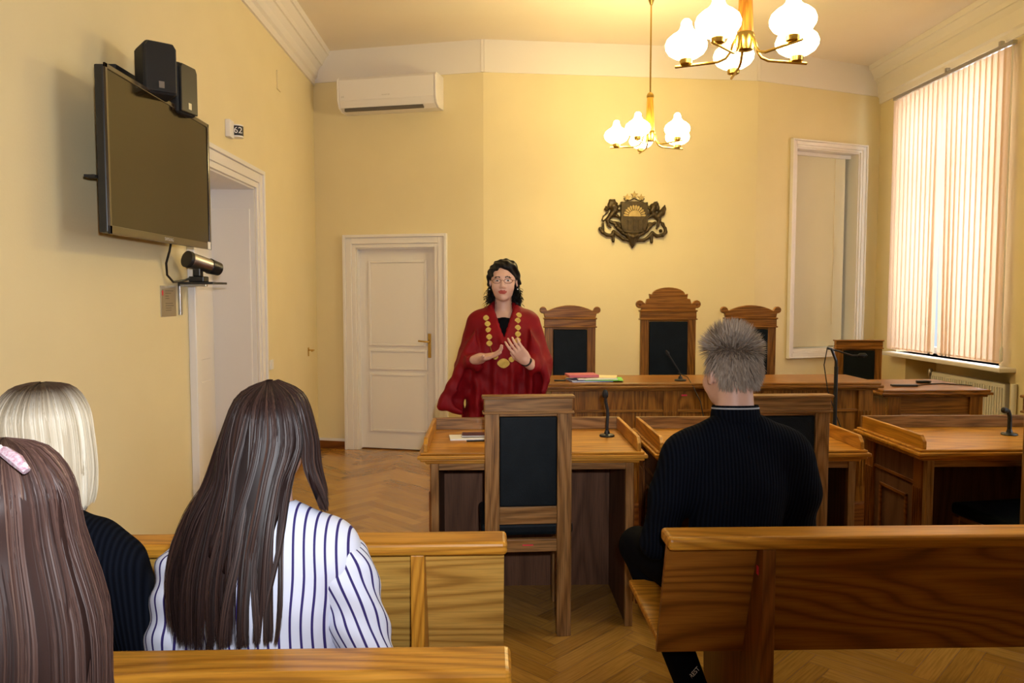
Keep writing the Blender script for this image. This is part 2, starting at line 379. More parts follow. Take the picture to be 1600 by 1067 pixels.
w2, a2, l2 = wall_seg('wall_back', BP[1], BP[2], [])
WU0, WU1, WZ0, WZ1 = .475, 1.30, .945, 2.93
w3, a3, l3 = wall_seg('wall_back', BP[2], BP[3], [(WU0, WU1, WZ0, WZ1)])
RO = [(7.87-7.42, 7.87-5.90, .94, 3.36), (7.87-7.25, 7.87-5.76, 0, .90), (7.87-3.7, 7.87-1.7, .94, 3.36)]
wall_seg('wall_right', (RX, 7.87), (RX, -1.6), RO)
wall_seg('wall_front', (RX, -1.6), (LX, -1.6), [])
struct(MB().box(LX-.6, RX+.6, -2.0, 8.3, CEIL, CEIL+.1).build('ceiling', M['ceil']))

# herringbone parquet: one floor mesh, every block a face with its own tint
def make_floor():
    W_, Ln = .085, .51; n = 6
    V = []; F = []; T_ = []; UV = []
    cx, cy = 1.0, 3.2; c45 = math.cos(PI/4)
    def blk(x, y, dx, dy, hor):
        p = [(x,y),(x+dx,y),(x+dx,y+dy),(x,y+dy)]; g = .0009
        p = [(x+g,y+g),(x+dx-g,y+g),(x+dx-g,y+dy-g),(x+g,y+dy-g)]
        q = [((a-b)*c45+cx, (a+b)*c45+cy) for a,b in p]
        mx, my = sum(a for a,_ in q)/4, sum(b for _,b in q)/4
        if not (LX-.5 < mx < RX+.5 and -1.9 < my < 8.2): return
        k = len(V); V.extend([(a,b,0) for a,b in q]); F.append((k,k+1,k+2,k+3)); t = random.random(); T_.extend([t*.9+.05]*4); o = random.random()*9
        UV.extend([(o,o),(o+Ln,o),(o+Ln,o+W_),(o,o+W_)] if hor else [(o,o+W_),(o,o),(o+Ln,o),(o+Ln,o+W_)])
    R_ = range(-75, 76)
    for j in R_:
        for i in range(-14, 15):
            x = (j+i*2*n)*W_; y = j*W_
            blk(x, y, Ln, W_, True)                 # along
            blk(x+Ln, y-(n-1)*W_, W_, Ln, False)     # across
    me = bpy.data.meshes.new('floor'); me.from_pydata(V, [], F)
    me.materials.append(M['parquet']); me.materials.append(M['darkx'])
    a = me.attributes.new('tint', 'FLOAT', 'POINT'); a.data.foreach_set('value', T_)
    u = me.uv_layers.new(name='UVMap'); u.data.foreach_set('uv', [c for q in UV for c in q])
    k = len(me.vertices); me.update()
    o = bpy.data.objects.new('floor', me); COL.objects.link(o); struct(o)
    struct(MB().box(LX-.6, RX+.6, -2, 8.3, -.12, -.0015).build('floor', M['darkx']))
make_floor()

# plaster cornices and frieze
CP = [(0,3.49),(.018,3.49),(.022,3.545),(.045,3.56),(.055,3.62),(.085,3.665),(.10,3.668),(.11,3.70),(.15,3.755),(.165,3.757),(.175,3.80),(0,3.80)]
struct(MB().prism([(LX+d, z) for d,z in CP], -1.6, 7.6, 'y').build('trim_1', M['cornice'], smooth=False))
struct(MB().prism([(RX-d, z-(.05 if z < 3.6 else 0)) for d,z in CP], -1.6, 7.9, 'y').build('trim_2', M['cornice']))
for i, (p, a, l) in enumerate(((BP[0],a1,l1),(BP[1],a2,l2),(BP[2],a3,l3))):
    struct(MB().box(-.02, l+.02, -.010, .0, TOP, CEIL).build('trim_%d' % (3+i), M['frieze'], loc=(p[0],p[1],0), rotz=a))
struct(MB().box(.0, .42-.125, -.018, 0, 0, .075).box(0, .42-.125, -.012, 0, .075, .10, 1).build('baseboard_back', [M['redx'], M['white']], loc=(BP[0][0],BP[0][1],0), rotz=a1))
struct(MB().box(LX, LX+.018, 5.74, 7.5, 0, .075).box(LX, LX+.012, 5.74, 7.5, .075, .10, 1).build('baseboard_left', [M['redy'], M['white']]))
struct(MB().box(LX, LX+.018, -1.6, 4.33, 0, .075).box(LX, LX+.012, -1.6, 4.33, .075, .10, 1).build('baseboard_left', [M['redy'], M['white']]))
struct(MB().box(0, l2, -.018, 0, 0, .075).build('baseboard_back', M['redx'], loc=(BP[1][0],BP[1][1],0), rotz=a2))
struct(MB().box(0, l3, -.018, 0, 0, .075).build('baseboard_back', M['redx'], loc=(BP[2][0],BP[2][1],0), rotz=a3))

def casing(b, u0, u1, z0, z1, wd, y=-1, bottom=False):
    # stepped architrave around an opening; y<0 is the room side
    for k, (w0, w1_, t) in enumerate(((0, wd*.30, .018), (wd*.30, wd*.78, .028), (wd*.78, wd, .042))):
        for (a, c) in ((u0-w1_, u0-w0), (u1+w0, u1+w1_)): b.box(a, c, y*t, 0, z0-(w1_ if bottom else 0), z1+w1_)
        b.box(u0-w0, u1+w0, y*t, 0, z1+w0, z1+w1_)
        if bottom: b.box(u0-w0, u1+w0, y*t, 0, z0-w1_, z0-w0)
    return b
# door_1: white four-part panelled door in the back wall
d = bpy.data.objects.new('door_1', None); COL.objects.link(d); d.location = (BP[0][0], BP[0][1], 0); d.rotation_euler.z = a1; struct(d)
casing(MB(), .42, 1.21, 0, 1.94, .125).build('door_frame', M['white'], d, bevel=.004)
MB().box(.42,.432,0,.10,0,1.94).box(1.198,1.21,0,.10,0,1.94).box(.42,1.21,0,.10,1.928,1.94).build('door_jamb', M['white'], d)
lf = MB().box(.432,1.198,.055,.095,.012,1.928)
lf.build('door_leaf', M['white'], d)
for z0, z1 in ((.20,.72),(.80,.95),(1.03,1.80)):
    p = MB(); x0, x1 = .545, 1.090
    p.prism([(x0,z0),(x1,z0),(x1,z1),(x0,z1)], .049, .056, 'y')
    p.build('door_panel', M['white'], d, bevel=.006)
    q = MB(); 
    for a, b_, c, e in ((x0-.022,x0,z0-.022,z1+.022),(x1,x1+.022,z0-.022,z1+.022),(x0,x1,z0-.022,z0),(x0,x1,z1,z1+.022)): q.box(a,b_,.042,.056,c,e)
    q.build('panel_moulding', M['white'], d, bevel=.004)
h = MB().box(1.118,1.150,.046,.056,.90,1.13).build('handle_plate', M['brass'], d, bevel=.003)
MB().tube([(1.134,.05,1.055),(1.134,.005,1.055),(1.12,-.002,1.055),(1.04,-.002,1.062)], .008, 10).build('door_handle', M['brass'], d, smooth=True)
MB().box(.42,1.21,.05,.36,-.001,.004).build('threshold', M['redx'], d)
struct(MB().box(.3,1.3,.30,.36,0,2.2).build('wall_back', M['white'], loc=(BP[0][0],BP[0][1],0), rotz=a1))
# door_2: deep white doorway in the left wall
d = bpy.data.objects.new('door_2', None); COL.objects.link(d); d.location = (LX, 0, 0); d.rotation_euler.z = PI/2; struct(d)
casing(MB(), DY0, DY1, 0, DZ, .135).build('door_frame', M['white'], d, bevel=.004)
MB().box(DY0,DY0+.012,0,.36,0,DZ).box(DY1-.012,DY1,0,.36,0,DZ).box(DY0,DY1,0,.36,DZ-.012,DZ).build('door_jamb', M['white'], d)
MB().box(DY1-.03,DY1-.012,.03,.31,.15,DZ-.15).build('jamb_panel', M['white'], d, bevel=.004)
lf = MB().box(DY0+.012,DY1-.012,.30,.345,.01,DZ-.012).build('door_leaf', M['white'], d)
for u0, u1 in ((DY0+.12,DY0+.50),(DY0+.63,DY1-.12)):
    for z0, z1 in ((.2,.9),(1.05,2.1)): MB().box(u0,u1,.29,.30,z0,z1).build('door_panel', M['white'], d, bevel=.005)

# window_1: framed opening in the right facet of the back wall, blind inside
wn = bpy.data.objects.new('window_1', None); COL.objects.link(wn); wn.location = (BP[2][0], BP[2][1], 0); wn.rotation_euler.z = a3; struct(wn)
casing(MB(), WU0, WU1, WZ0, WZ1, .075, bottom=True).build('window_frame', M['white'], wn, bevel=.004)
MB().box(WU0,WU0+.012,0,.30,WZ0,WZ1).box(WU1-.012,WU1,0,.20,WZ0,WZ1).box(WU0,WU1,0,.20,WZ1-.012,WZ1).box(WU0,WU1,0,.20,WZ0,WZ0+.015).build('window_reveal', M['white'], wn)
struct(MB().box(WU0-.1,WU1+.4,.62,.66,WZ0-.4,WZ1+.3).build('wall_back', M['wall'], loc=(BP[2][0],BP[2][1],0), rotz=a3))
bl = thing('vertical_blind', 'beige vertical blind hanging inside the white framed opening in the back wall', 'blind', (BP[2][0], BP[2][1], 0), a3)
MB().box(WU0+.014,WU1-.014,.10,.14,WZ1-.05,WZ1-.014).build('headrail', M['white'], bl)
nsl = 10
for i in range(nsl):
    u = WU0+.02+i*.072
    MB().prism([(u,.125),(u+.082,.112),(u+.083,.113),(u+.001,.126)], WZ0+.03, WZ1-.05, 'z').build('slat', M['slat_in'], bl)
MB().tube([(WU0+.60,.10,WZ1-.06),(WU0+.60,.10,WZ0+.25)], .002, 6).build('cord', M['cream'], bl)

# window_2: tall window of the right wall
def window(n, y0, y1):
    wn = bpy.data.objects.new('window_%d' % n, None); COL.objects.link(wn); wn.location = (RX, 0, 0); struct(wn)
    b = MB(); z0, z1 = .94, 3.36; x0, x1 = .22, .28; t = .06
    b.box(x0,x1,y0,y0+t,z0,z1).box(x0,x1,y1-t,y1,z0,z1).box(x0,x1,y0,y1,z0,z0+t).box(x0,x1,y0,y1,z1-t,z1)
    ym = (y0+y1)/2; b.box(x0,x1,ym-.05,ym+.05,z0,z1).box(x0,x1,y0,y1,2.5,2.57)
    b.build('window_frame', M['white'], wn, bevel=.004)
    if n == 2: y0 = 5.76
    MB().box(.245,.251,max(y0,5.9 if n == 2 else 0)+t,y1-t,z0+t,z1-t).build('pane', M['glass'], wn)
    MB().box(-.13,.23,y0-.06,y1+.06,.905,.94).build('window_sill', M['white'], wn, bevel=.008)
    return wn
window(2, 5.90, 7.42); window(3, 1.7, 3.7)
bl = thing('vertical_blind', 'tall peach vertical blind with a bright gap, hanging over the right window', 'blind', (RX, 0, 0))
MB().box(-.085,-.045,5.76,7.47,3.375,3.405).build('headrail', M['steel'], bl, bevel=.003)
def slat(yt, yb, wd, ang, x=-.065):
    b = MB(); ca, sa = math.cos(ang)*wd/2, math.sin(ang)*wd/2; t = .0006; n = 8; z0, z1 = .975, 3.372
    vs_ = []
    for k in range(n+1):
        f = k/n; y = yt+(yb-yt)*f; z = z1+(z0-z1)*f; 
        vs_ += [(x-sa-t, y-ca, z), (x-sa+t, y-ca, z), (x+sa+t, y+ca, z), (x+sa-t, y+ca, z)]
    fs = []
    for k in range(n):
        a = 4*k
        for q in range(4): fs.append((a+q, a+(q+1)%4, a+4+(q+1)%4, a+4+q))
    fs += [(3,2,1,0), (4*n, 4*n+1, 4*n+2, 4*n+3)]
    b.add(vs_, fs); s_ = b.build('slat', M['slat'], bl)
    MB().box(x-.003, x+.003, yb-wd*.42, yb+wd*.42, .967, .987).build('hem_weight', M['slat'], s_)
nS = 23
for i in range(nS):
    y = 7.43-i*(1.60/(nS-1)); gap = 0
    if i == 10: gap = .03
    if i == 11: gap = -.055
    if i == 12: gap = -.035
    if i == 13: gap = -.015
    slat(y, y+gap, .089, math.radians(-9+random.uniform(-1.5,1.5)))
MB().tube([(-.07,5.775,3.37),(-.07,5.772,1.2),(-.072,5.775,1.05)], .003, 6).tube([(-.07,5.785,3.37),(-.07,5.782,1.2)], .002, 6).build('cord', M['paper'], bl)
MB().lathe([(.004,0),(.012,.01),(.013,.10),(.005,.12)], (-.07,5.775,.98), 12).build('cord_weight', M['paper'], bl, smooth=True)
for y in (5.9, 6.6): MB().box(-.08,-.05,y,y+.03,3.405,3.44).build('bracket', M['steel'], bl)
# radiator in the niche under the sill
rd = thing('radiator', 'white panel radiator in the niche below the right window', 'radiator', (RX, 0, 0))
b = MB().box(.02,.10,5.85,6.85,.16,.80)
b.build('panel', M['radiator'], rd, bevel=.008)
b = MB()
for i in range(32): b.box(.008,.022,5.87+i*.0305,5.885+i*.0305,.19,.77)
b.build('fins', M['radiator'], rd, bevel=.003)
MB().tube([(.06,6.85,.74),(.06,6.93,.74),(.06,6.93,.0)], .011, 10).lathe([(.018,0),(.022,.02),(.022,.06),(.015,.075)], (.06,6.93,.745), 14).build('valve', M['steel'], rd, smooth=True)
for y in (5.95,6.75): MB().box(.03,.09,y,y+.03,0,.17).build('foot', M['radiator'], rd)
struct(MB().box(RX+.30,RX+.36,5.7,7.3,0,.905).build('wall_right', M['wall']))
MB_ = MB().tube([(RX-.025,5.68,0),(RX-.025,5.68,.82)], .02, 10).build('heating_pipe', M['radiator'], smooth=True); tag(MB_, 'white vertical pipe on the right wall beside the radiator niche', 'pipe')

# ---------------------------------------------------------------- furniture
def fluted(b, x0, x1, y, z0, z1, side=-1, mi=0, n=4, axis='x'):
    # raised fluted strip on a face (ribs)
    wd = (x1-x0); t = .006
    for i in range(n):
        a = x0+wd*(.14+.72*i/(n-1))-wd*.05; c = a+wd*.10
        if axis == 'x': b.box(a, c, y+min(0,side*t), y+max(0,side*t), z0, z1, mi)
        else: b.box(y+min(0,side*t), y+max(0,side*t), a, c, z0, z1, mi)
def make_desk(W_=1.0, D_=.55, Ht=.805):
    # local origin: front (sitter side, -y) left foot line; x 0..W_, y 0..D_
    t = thing('desk', '', 'desk')
    top = MB()
    for (o, z0, z1) in ((.0, Ht-.012, Ht), (.012, Ht-.030, Ht-.012), (.0, Ht-.042, Ht-.030), (-.02, Ht-.055, Ht-.042)):
        top.box(-.045-o+0*W_, W_+.045+o, -.025-o, D_+.03+o, z0, z1)
    top.build('top', M['benchx'], t, bevel=.005)
    MB().box(-.03, W_+.03, D_+.0, D_+.018, Ht, Ht+.062).build('back_rail', M['oakx'], t, bevel=.003)
    for x in (-.03, W_+.012):
        pr = [(-.015, Ht), (D_, Ht), (D_, Ht+.062), (.012, Ht+.062), (-.015, Ht+.035)]
        MB().prism(pr, x, x+.018, 'x').build('side_rail', M['benchy'], t, bevel=.003)
    for k, x in enumerate((.0, W_-.035)):
        MB().box(x, x+.035, .0, .03, 0, Ht-.055).build('leg', M['oakz'], t, bevel=.003)
        sp = MB().box(x+.006, x+.029, .03, D_, 0.0, Ht-.055).build('side_panel', M['darkz'], t)
        s = -1 if k == 0 else 1; fx = x+.006 if k == 0 else x+.029
        q = MB()
        for (a, c) in ((.03,.10),(D_-.08,D_)):
            q.box(fx+min(0,s*.012), fx+max(0,s*.012), a, c, 0, Ht-.055); fluted(q, a, c, fx+s*.012, .10, Ht-.19, s, axis='y')
        q.build('pilaster', M['redz'], sp, bevel=.002)
        q = MB().box(fx+min(0,s*.008), fx+max(0,s*.008), .10, D_-.08, Ht-.185, Ht-.170)
        for (y0, y1, z0, z1) in ((.16,.175,.12,Ht-.25),(D_-.155,D_-.14,.12,Ht-.25),(.16,D_-.14,.12,.135),(.16,D_-.14,Ht-.265,Ht-.25)): q.box(fx+min(0,s*.01), fx+max(0,s*.01), y0, y1, z0, z1)
        q.build('moulding', M['redy'], sp, bevel=.002)
    MB().box(.035, W_-.035, .004, .028, Ht-.085, Ht-.055).build('apron', M['oakx'], t, bevel=.002)
    MB().box(.03, W_-.03, D_-.045, D_-.025, .0, Ht-.055).build('front_panel', M['darkz'], t)
    return t
dk = make_desk(.905)
dk.location = (-.262, 3.375, 0); dk['label'] = 'small tray-topped oak desk with open knee space, left of the seated man'; dk['group'] = 'tray-topped desks facing the judges bench'
copy_tree(dk, loc=(.785, 3.375, 0), scale3=.955, label='small tray-topped oak desk hidden mostly behind the man in the dark sweater')
copy_tree(dk, loc=(1.975, 3.375, 0), label='tray-topped oak desk at the right edge, its carved left side showing')
DT = .805

def crest_pts(kind, hw):
    if kind == 'plain': return None
    p = []
    if kind == 'low':
        p = [(-hw+.0, 0), (hw, 0)]
        for i in range(9):    # right volute
            a = -PI*.55+i/8*PI*1.35; p.append((hw+.012+.026*math.cos(a), .058+.026*math.sin(a)))
        for i in range(11):
            f = i/10; x = (hw-.02)*(1-2*f); p.append((x, .052+.042*(1-(2*f-1)**2)))
        for i in range(9):
            a = PI*.2+i/8*PI*1.35; p.append((-hw-.012+.026*math.cos(a), .058+.026*math.sin(a)))
    if kind == 'high':
        p = [(-hw, 0), (hw, 0)]
        for i in range(9):
            a = -PI*.6+i/8*PI*1.45; p.append((hw+.006+.031*math.cos(a), .045+.031*math.sin(a)))
        p += [(hw-.035,.048), (hw-.045,.085), (hw-.068,.088), (hw-.062,.125), (hw-.085,.118)]
        for i in range(13):
            a = i/12*PI; p.append(((hw-.085)*math.cos(a), .118+.055*math.sin(a)))
        p += [(-hw+.085,.118), (-hw+.062,.125), (-hw+.068,.088), (-hw+.045,.085), (-hw+.035,.048)]
        for i in range(9):
            a = PI*.15+i/8*PI*1.45; p.append((-hw-.006+.031*math.cos(a), .045+.031*math.sin(a)))
    return p
def make_chair(kind, label, wood_='oak', H_=1.07, W_=.377, seat_w=.395, pw=.063):
    # back at y=0, seat towards +y, origin on the floor
    t = thing('chair', label, 'chair'); Wx, Wz, Wy = M[wood_+'x'], M[wood_+'z'], M[wood_+'y']; hw = W_/2; top = H_-.012
    for s in (-1, 1):
        x0, x1 = sorted((s*hw, s*(hw-pw))); MB().box(x0, x1, -.02, .02, 0, H_-.075).build('leg', Wz, t, bevel=.003)
        x0, x1 = sorted((s*seat_w/2, s*(seat_w/2-.045))); MB().box(x0, x1, .36, .405, 0, .43).build('leg', Wz, t, bevel=.003)
        x0, x1 = sorted((s*(seat_w/2-.004), s*(seat_w/2-.03))); MB().box(x0, x1, .015, .37, .38, .436).build('seat_frame', Wy, t, bevel=.003)
        MB().box(x0, x1, .015, .37, .14, .17).build('stretcher', Wy, t, bevel=.003)
    MB().box(-hw+pw, hw-pw, -.014, .014, .38, .436).build('seat_frame', Wx, t, bevel=.003)
    MB().box(-seat_w/2+.04, seat_w/2-.04, .37, .395, .38, .436).build('seat_frame', Wx, t, bevel=.003)
    MB().box(-hw+pw, hw-pw, -.014, .014, .503, .58).build('lower_rail', Wx, t, bevel=.003)
    MB().box(-hw+pw, hw-pw, -.014, .014, H_-.095, H_-.075).build('upper_rail', Wx, t, bevel=.003)
    c = MB().box(-hw-.003, hw+.003, -.026, .026, H_-.075, top-.002).box(-hw-.010, hw+.010, -.032, .032, H_-.082, H_-.072).box(-hw-.012, hw+.012, -.034, .034, top-.004, top+.008)
    if kind != 'plain': c = MB().box(-hw-.003, hw+.003, -.026, .026, H_-.075, H_-.018).box(-hw-.010, hw+.010, -.034, .034, H_-.082, H_-.072).box(-hw-.010, hw+.010, -.034, .034, H_-.02, H_-.008)
    c.build('crest_rail', Wx, t, bevel=.004)
    if kind != 'plain':
        p = crest_pts(kind, hw); MB().prism([(a, b+H_-.009) for a, b in p], -.02, .02, 'y').build('crest', Wx, t, bevel=.005)
        if kind == 'high':
            q = MB()
            for s in (-1, 1): q.lathe([(.012,0),(.010,.006),(.002,.010)], (s*(hw+.006), .02, H_+.036), 14, 0, Matrix.Rotation(-PI/2,3,'X'))
            q.build('rosette', M['redx'], t, smooth=True)
    MB().box(-hw+pw+.001, hw-pw-.001, -.016, .03, .581, H_-.096).build('back_pad', M['leather'], t, bevel=.007, seg=3)
    MB().box(-seat_w/2-.006, seat_w/2+.006, .03, .415, .437, .495).build('seat', M['leather'], t, bevel=.018, seg=3)
    return t
cA = make_chair('plain', 'tall plain-topped oak chair with black back panel, in front of the left tray desk')
cA.location = (.166, 3.295, 0); cA.rotation_euler.z = math.radians(2.5)
tp_ = MB().box(-.025,.022,-.0152,-.0142,.408,.413).build('sticker', M['redtape'], cA)
cB = copy_tree(cA, loc=(1.29, 3.285, 0), label='tall plain-topped oak chair half hidden behind the man in the dark sweater')
for o in list(cB.children):
    if o.name.startswith('sticker'): bpy.data.objects.remove(o)
cC = copy_tree(cB, loc=(2.50, 3.24, 0), rotz=math.radians(8), label='oak chair cut by the right edge, its black seat under the right tray desk')
DAIS = .20
cJ1 = make_chair('low', 'judge chair with a low arched crest, left of the tallest chair', 'jud', 1.135, .38); cJ1.location = (.60, 5.72, DAIS); cJ1.rotation_euler.z = PI
cJ3 = copy_tree(cJ1, loc=(1.96, 5.72, DAIS), label='judge chair with a low arched crest, behind the spiky-haired man')
cJ2 = make_chair('high', 'tallest judge chair with a high scrolled crest, in the middle behind the bench', 'jud', 1.19, .42); cJ2.location = (1.355, 5.80, DAIS); cJ2.rotation_euler.z = PI
for c in (cJ1, cJ3): c['group'] = 'judge chairs with arched crests'
cJ4 = make_chair('plain', 'plain square-topped chair by the window, behind the right end of the bench', 'jud', 1.115, .39); cJ4.location = (3.17, 6.5, 0); cJ4.rotation_euler.z = PI-.05

dais = MB().box(.34, 2.62, 4.66, 6.6, 0, DAIS).build('dais', M['redx'], bevel=.006); struct(dais); dais.name = 'trim_6'
# judges' bench
jb = thing('judges_bench', 'long panelled oak judges bench across the back of the room', 'bench desk', (0,0,DAIS))
JY0, JY1, JH = 4.70, 5.16, .755
b = MB()
for o, z0, z1 in ((0, JH-.016, JH), (.012, JH-.034, JH-.016), (-.012, JH-.05, JH-.034)): b.box(.34-o, 2.43+o, JY0-.03-o, JY1+o, z0, z1)
b.build('top', M['judx'], jb, bevel=.005)
MB().box(.38, 2.39, JY0+.01, JY0+.035, 0, JH-.05).build('front_panel', M['judz'], jb)
for x in (.38, 2.365): MB().box(x, x+.025, JY0+.035, JY1-.03, 0, JH-.05).build('side_panel', M['redz'], jb)
for x in (.38, 1.075, 1.70, 2.30):
    b = MB().box(x, x+.09, JY0-.006, JY0+.01, 0, JH-.05); fluted(b, x, x+.09, JY0-.006, .10, JH-.18, -1); b.build('pilaster', M['judz'], jb, bevel=.002)
b = MB()
for x0, x1 in ((.47,1.075),(1.165,1.70),(1.79,2.30)): b.box(x0, x1, JY0-.002, JY0+.01, JH-.185, JH-.168)
b.build('moulding', M['judx'], jb, bevel=.003)
MB().box(1.19,1.225,JY0+.0085,JY0+.0098,JH-.085,JH-.075).build('sticker', M['redtape'], jb)
# side desk by the window
sd = thing('side_desk', 'low panelled oak desk at the right end of the bench, below the window', 'desk', (0,0,0))
b = MB(); SH = .85; SX0, SX1, SY0, SY1 = 2.72, 3.38, 5.14, 5.78
for o, z0, z1 in ((0, SH-.016, SH), (.012, SH-.034, SH-.016), (-.012, SH-.05, SH-.034)): b.box(SX0-.05-o, SX1+.04+o, SY0-.03-o, SY1+o, z0, z1)
b.build('top', M['judx'], sd, bevel=.005)
MB().box(SX0, SX1, SY0+.01, SY0+.03, 0, SH-.05).build('front_panel', M['judx'], sd)
for x in (SX0, SX1-.02): MB().box(x, x+.02, SY0+.03, SY1-.03, 0, SH-.05).build('side_panel', M['redz'], sd)
for x in (SX0, SX1-.09):
    b = MB().box(x, x+.09, SY0-.006, SY0+.01, 0, SH-.05); fluted(b, x, x+.09, SY0-.006, .10, SH-.18, -1); b.build('pilaster', M['judz'], sd, bevel=.002)
MB().box(SX0+.09, SX1-.09, SY0-.002, SY0+.01, SH-.185, SH-.168).build('moulding', M['judx'], sd, bevel=.003)

# public benches: leaning back panel, cap board, slab legs, seat
def make_bench(x0, x1, legs, label, dark=False, group='public benches'):
    t = thing('public_bench', label, 'bench', group=group)
    vm = M['veneer_dark'] if dark else M['veneer']; tone = 'red' if dark else 'bench'
    MB().box(x0-.008, x1+.008, -.055, .055, .776, .815).build('cap_rail', M['benchx'], t, bevel=.012, seg=3)
    MB().prism([(.0,.776),(.02,.776),(.142,.402),(.122,.402)], x0, x1, 'x').build('back_panel', vm, t)
    MB().box(x0, x1, .135, .60, .425, .45).build('seat', M['bench'+'x'], t, bevel=.006)
    MB().box(x0+.02, x1-.02, .57, .59, .37, .425).build('seat_apron', M[tone+'x'], t)
    for x in legs:
        MB().prism([(-.045,0),(-.045,.776),(.0,.776),(.125,.39),(.135,.424),(.56,.424),(.52,0)], x-.019, x+.019, 'x').build('leg', M['benchz' if not dark else 'redz'], t, bevel=.003)
    return t
B1 = make_bench(-1.66, .032, (-.21, -1.45), 'honey-coloured public bench in the second row, behind the desks'); B1.location = (.008, 2.145, 0)
B2 = copy_tree(B1, loc=(.0, 1.415, 0), label='honey-coloured public bench in front of the camera, long-haired women sitting on it')
B3 = copy_tree(B1, loc=(0, .72, 0), label='rearmost public bench carrying the woman at the lower left corner')
BR = make_bench(.482, 3.6, (.765, 2.7), 'dark veneered public bench at the right with the man sitting on it', dark=True, group='public benches'); BR.location = (.030, 2.165, 0)
MB().box(.7445,.7458,-.012,.004,.690,.715).build('sticker', M['redtape'], BR)

# ---------------------------------------------------------------- wall things
tv = thing('television', 'large black flat television on the left wall, switched off', 'television', (0,0,0))
MB().box(-1.530,-1.492,3.075,4.165,1.742,2.392).build('housing', M['black'], tv, bevel=.006)
b = MB(); Y0, Y1, Z0, Z1, t = 3.070, 4.170, 1.737, 2.397, .020
b.box(-1.492,-1.483,Y0,Y0+t,Z0,Z1).box(-1.492,-1.483,Y1-t,Y1,Z0,Z1).box(-1.492,-1.483,Y0,Y1,Z1-t,Z1).box(-1.492,-1.483,Y0,Y1,Z0,Z0+.035)
b.build('bezel', M['bezel'], tv, bevel=.003)
MB().box(-1.4915,-1.488,Y0+t,Y1-t,Z0+.035,Z1-t).build('screen', M['glassp'], tv)
MB().box(-1.4832,-1.482,Y1-.055,Y1-.015,Z0+.002,Z0+.04).build('sticker', M['paper'], tv)
MB().box(-1.68,-1.53,3.45,3.80,1.95,2.2).build('wall_mount', M['blackm'], tv)
MB().box(-1.57,-1.53,3.055,3.10,1.955,1.965).build('mount_arm', M['blackm'], tv)
def text(name, s, size, mat_, parent, loc, rot, ext=.0004, track=1.0):
    c = bpy.data.curves.new(name, 'FONT'); c.body = s; c.size = size; c.extrude = ext; c.align_x = 'CENTER'; c.align_y = 'CENTER'; c.space_character = track
    o = bpy.data.objects.new(name, c); COL.objects.link(o); dg = bpy.context.evaluated_depsgraph_get(); me = bpy.data.meshes.new_from_object(o.evaluated_get(dg))
    bpy.data.objects.remove(o); me.materials.clear(); me.materials.append(mat_)
    o = bpy.data.objects.new(name, me); COL.objects.link(o); o.parent = parent; o.location = loc; o.rotation_euler = rot; return o
M['logo'] = mat('logo_print', (.45,.42,.38), .4)
text('maker_lettering', 'SAMSUNG', .021, M['logo'], tv, (-1.4825, 3.625, Z0+.017), (PI/2,0,PI/2))

def speaker(label, loc, rz, rx=0, sc=1):
    t = thing('loudspeaker', label, 'speaker', loc, rz, 'small wall loudspeakers'); t.scale = (sc,)*3
    S = MB().prism([(-.075,-.12),(.075,-.12),(.075,.095),(.06,.12),(-.06,.12),(-.075,.095)], -.02, .14, 'y'); S.build('cabinet', M['blackm'], t, bevel=.015, seg=3)
    MB().prism([(-.068,-.113),(.068,-.113),(.068,.09),(.055,.113),(-.055,.113),(-.068,.09)], -.032, -.02, 'y').build('grille', M['black'], t, bevel=.01, seg=3)
    MB().box(-.012,.012,-.0335,-.0318,-.095,-.065).build('badge', M['steel'], t)
    MB().box(-.02,.02,.14,.17,-.03,.03).build('wall_bracket', M['blackm'], t, bevel=.004)
    return t
speaker('black loudspeaker nearer the camera, above the television', (-1.455, 3.50, 2.495), math.radians(38), sc=.95)
s2 = speaker('black loudspeaker behind the other one, above the far end of the television', (-1.475, 3.82, 2.485), math.radians(78), sc=1.0)
k = MB().box(-1.68,-1.62,3.45,3.9,2.42,2.5).box(-1.66,-1.50,3.60,3.64,2.44,2.47).box(-1.66,-1.52,3.78,3.82,2.44,2.47)
tag(k.build('speaker_bracket', M['blackm'], bevel=.004), 'black wall bracket carrying the two loudspeakers', 'bracket')

vc = thing('conference_camera', 'cylindrical black and silver video camera on a small shelf under the television', 'camera', (-1.565, 4.22, 1.567))
Mx = Matrix.Rotation(math.radians(78), 3, 'Y') @ Matrix.Rotation(0,3,'X')
b = MB().box(-.045,.035,-.05,.03,0,.03).box(-.03,.01,-.03,.02,.03,.075); b.build('base', M['black'], vc, bevel=.005)
b = MB().cyl((-.035,-.06,.118),(.03,.05,.088),.043,.039,24); b.build('barrel', M['steel'], vc, smooth=True)
MB().cyl((-.043,-.074,.122),(-.033,-.058,.117),.045,.0455,24).build('lens_cap', M['black'], vc, smooth=True)
MB().cyl((.03,.05,.088),(.062,.105,.073),.043,.037,24).build('rear_housing', M['black'], vc, smooth=True)
sh = thing('camera_shelf', 'small black shelf on a steel wall bracket below the television', 'shelf', (0,0,0))
MB().box(-1.655,-1.47,4.14,4.36,1.555,1.567).build('board', M['black'], sh, bevel=.002)
b = MB().box(-1.68,-1.668,4.20,4.232,1.39,1.555).box(-1.68,-1.53,4.20,4.232,1.543,1.555)
b.build('bracket', M['steel'], sh, bevel=.001)
cb = MB().tube([(-1.6,3.95,1.80),(-1.62,3.96,1.72),(-1.655,4.0,1.66),(-1.66,4.02,1.60),(-1.65,4.07,1.565),(-1.62,4.15,1.575),(-1.60,4.18,1.59)], .006, 8)
tag(cb.build('cable', M['black'], smooth=True), 'black cable hanging from the television to the video camera', 'cable')
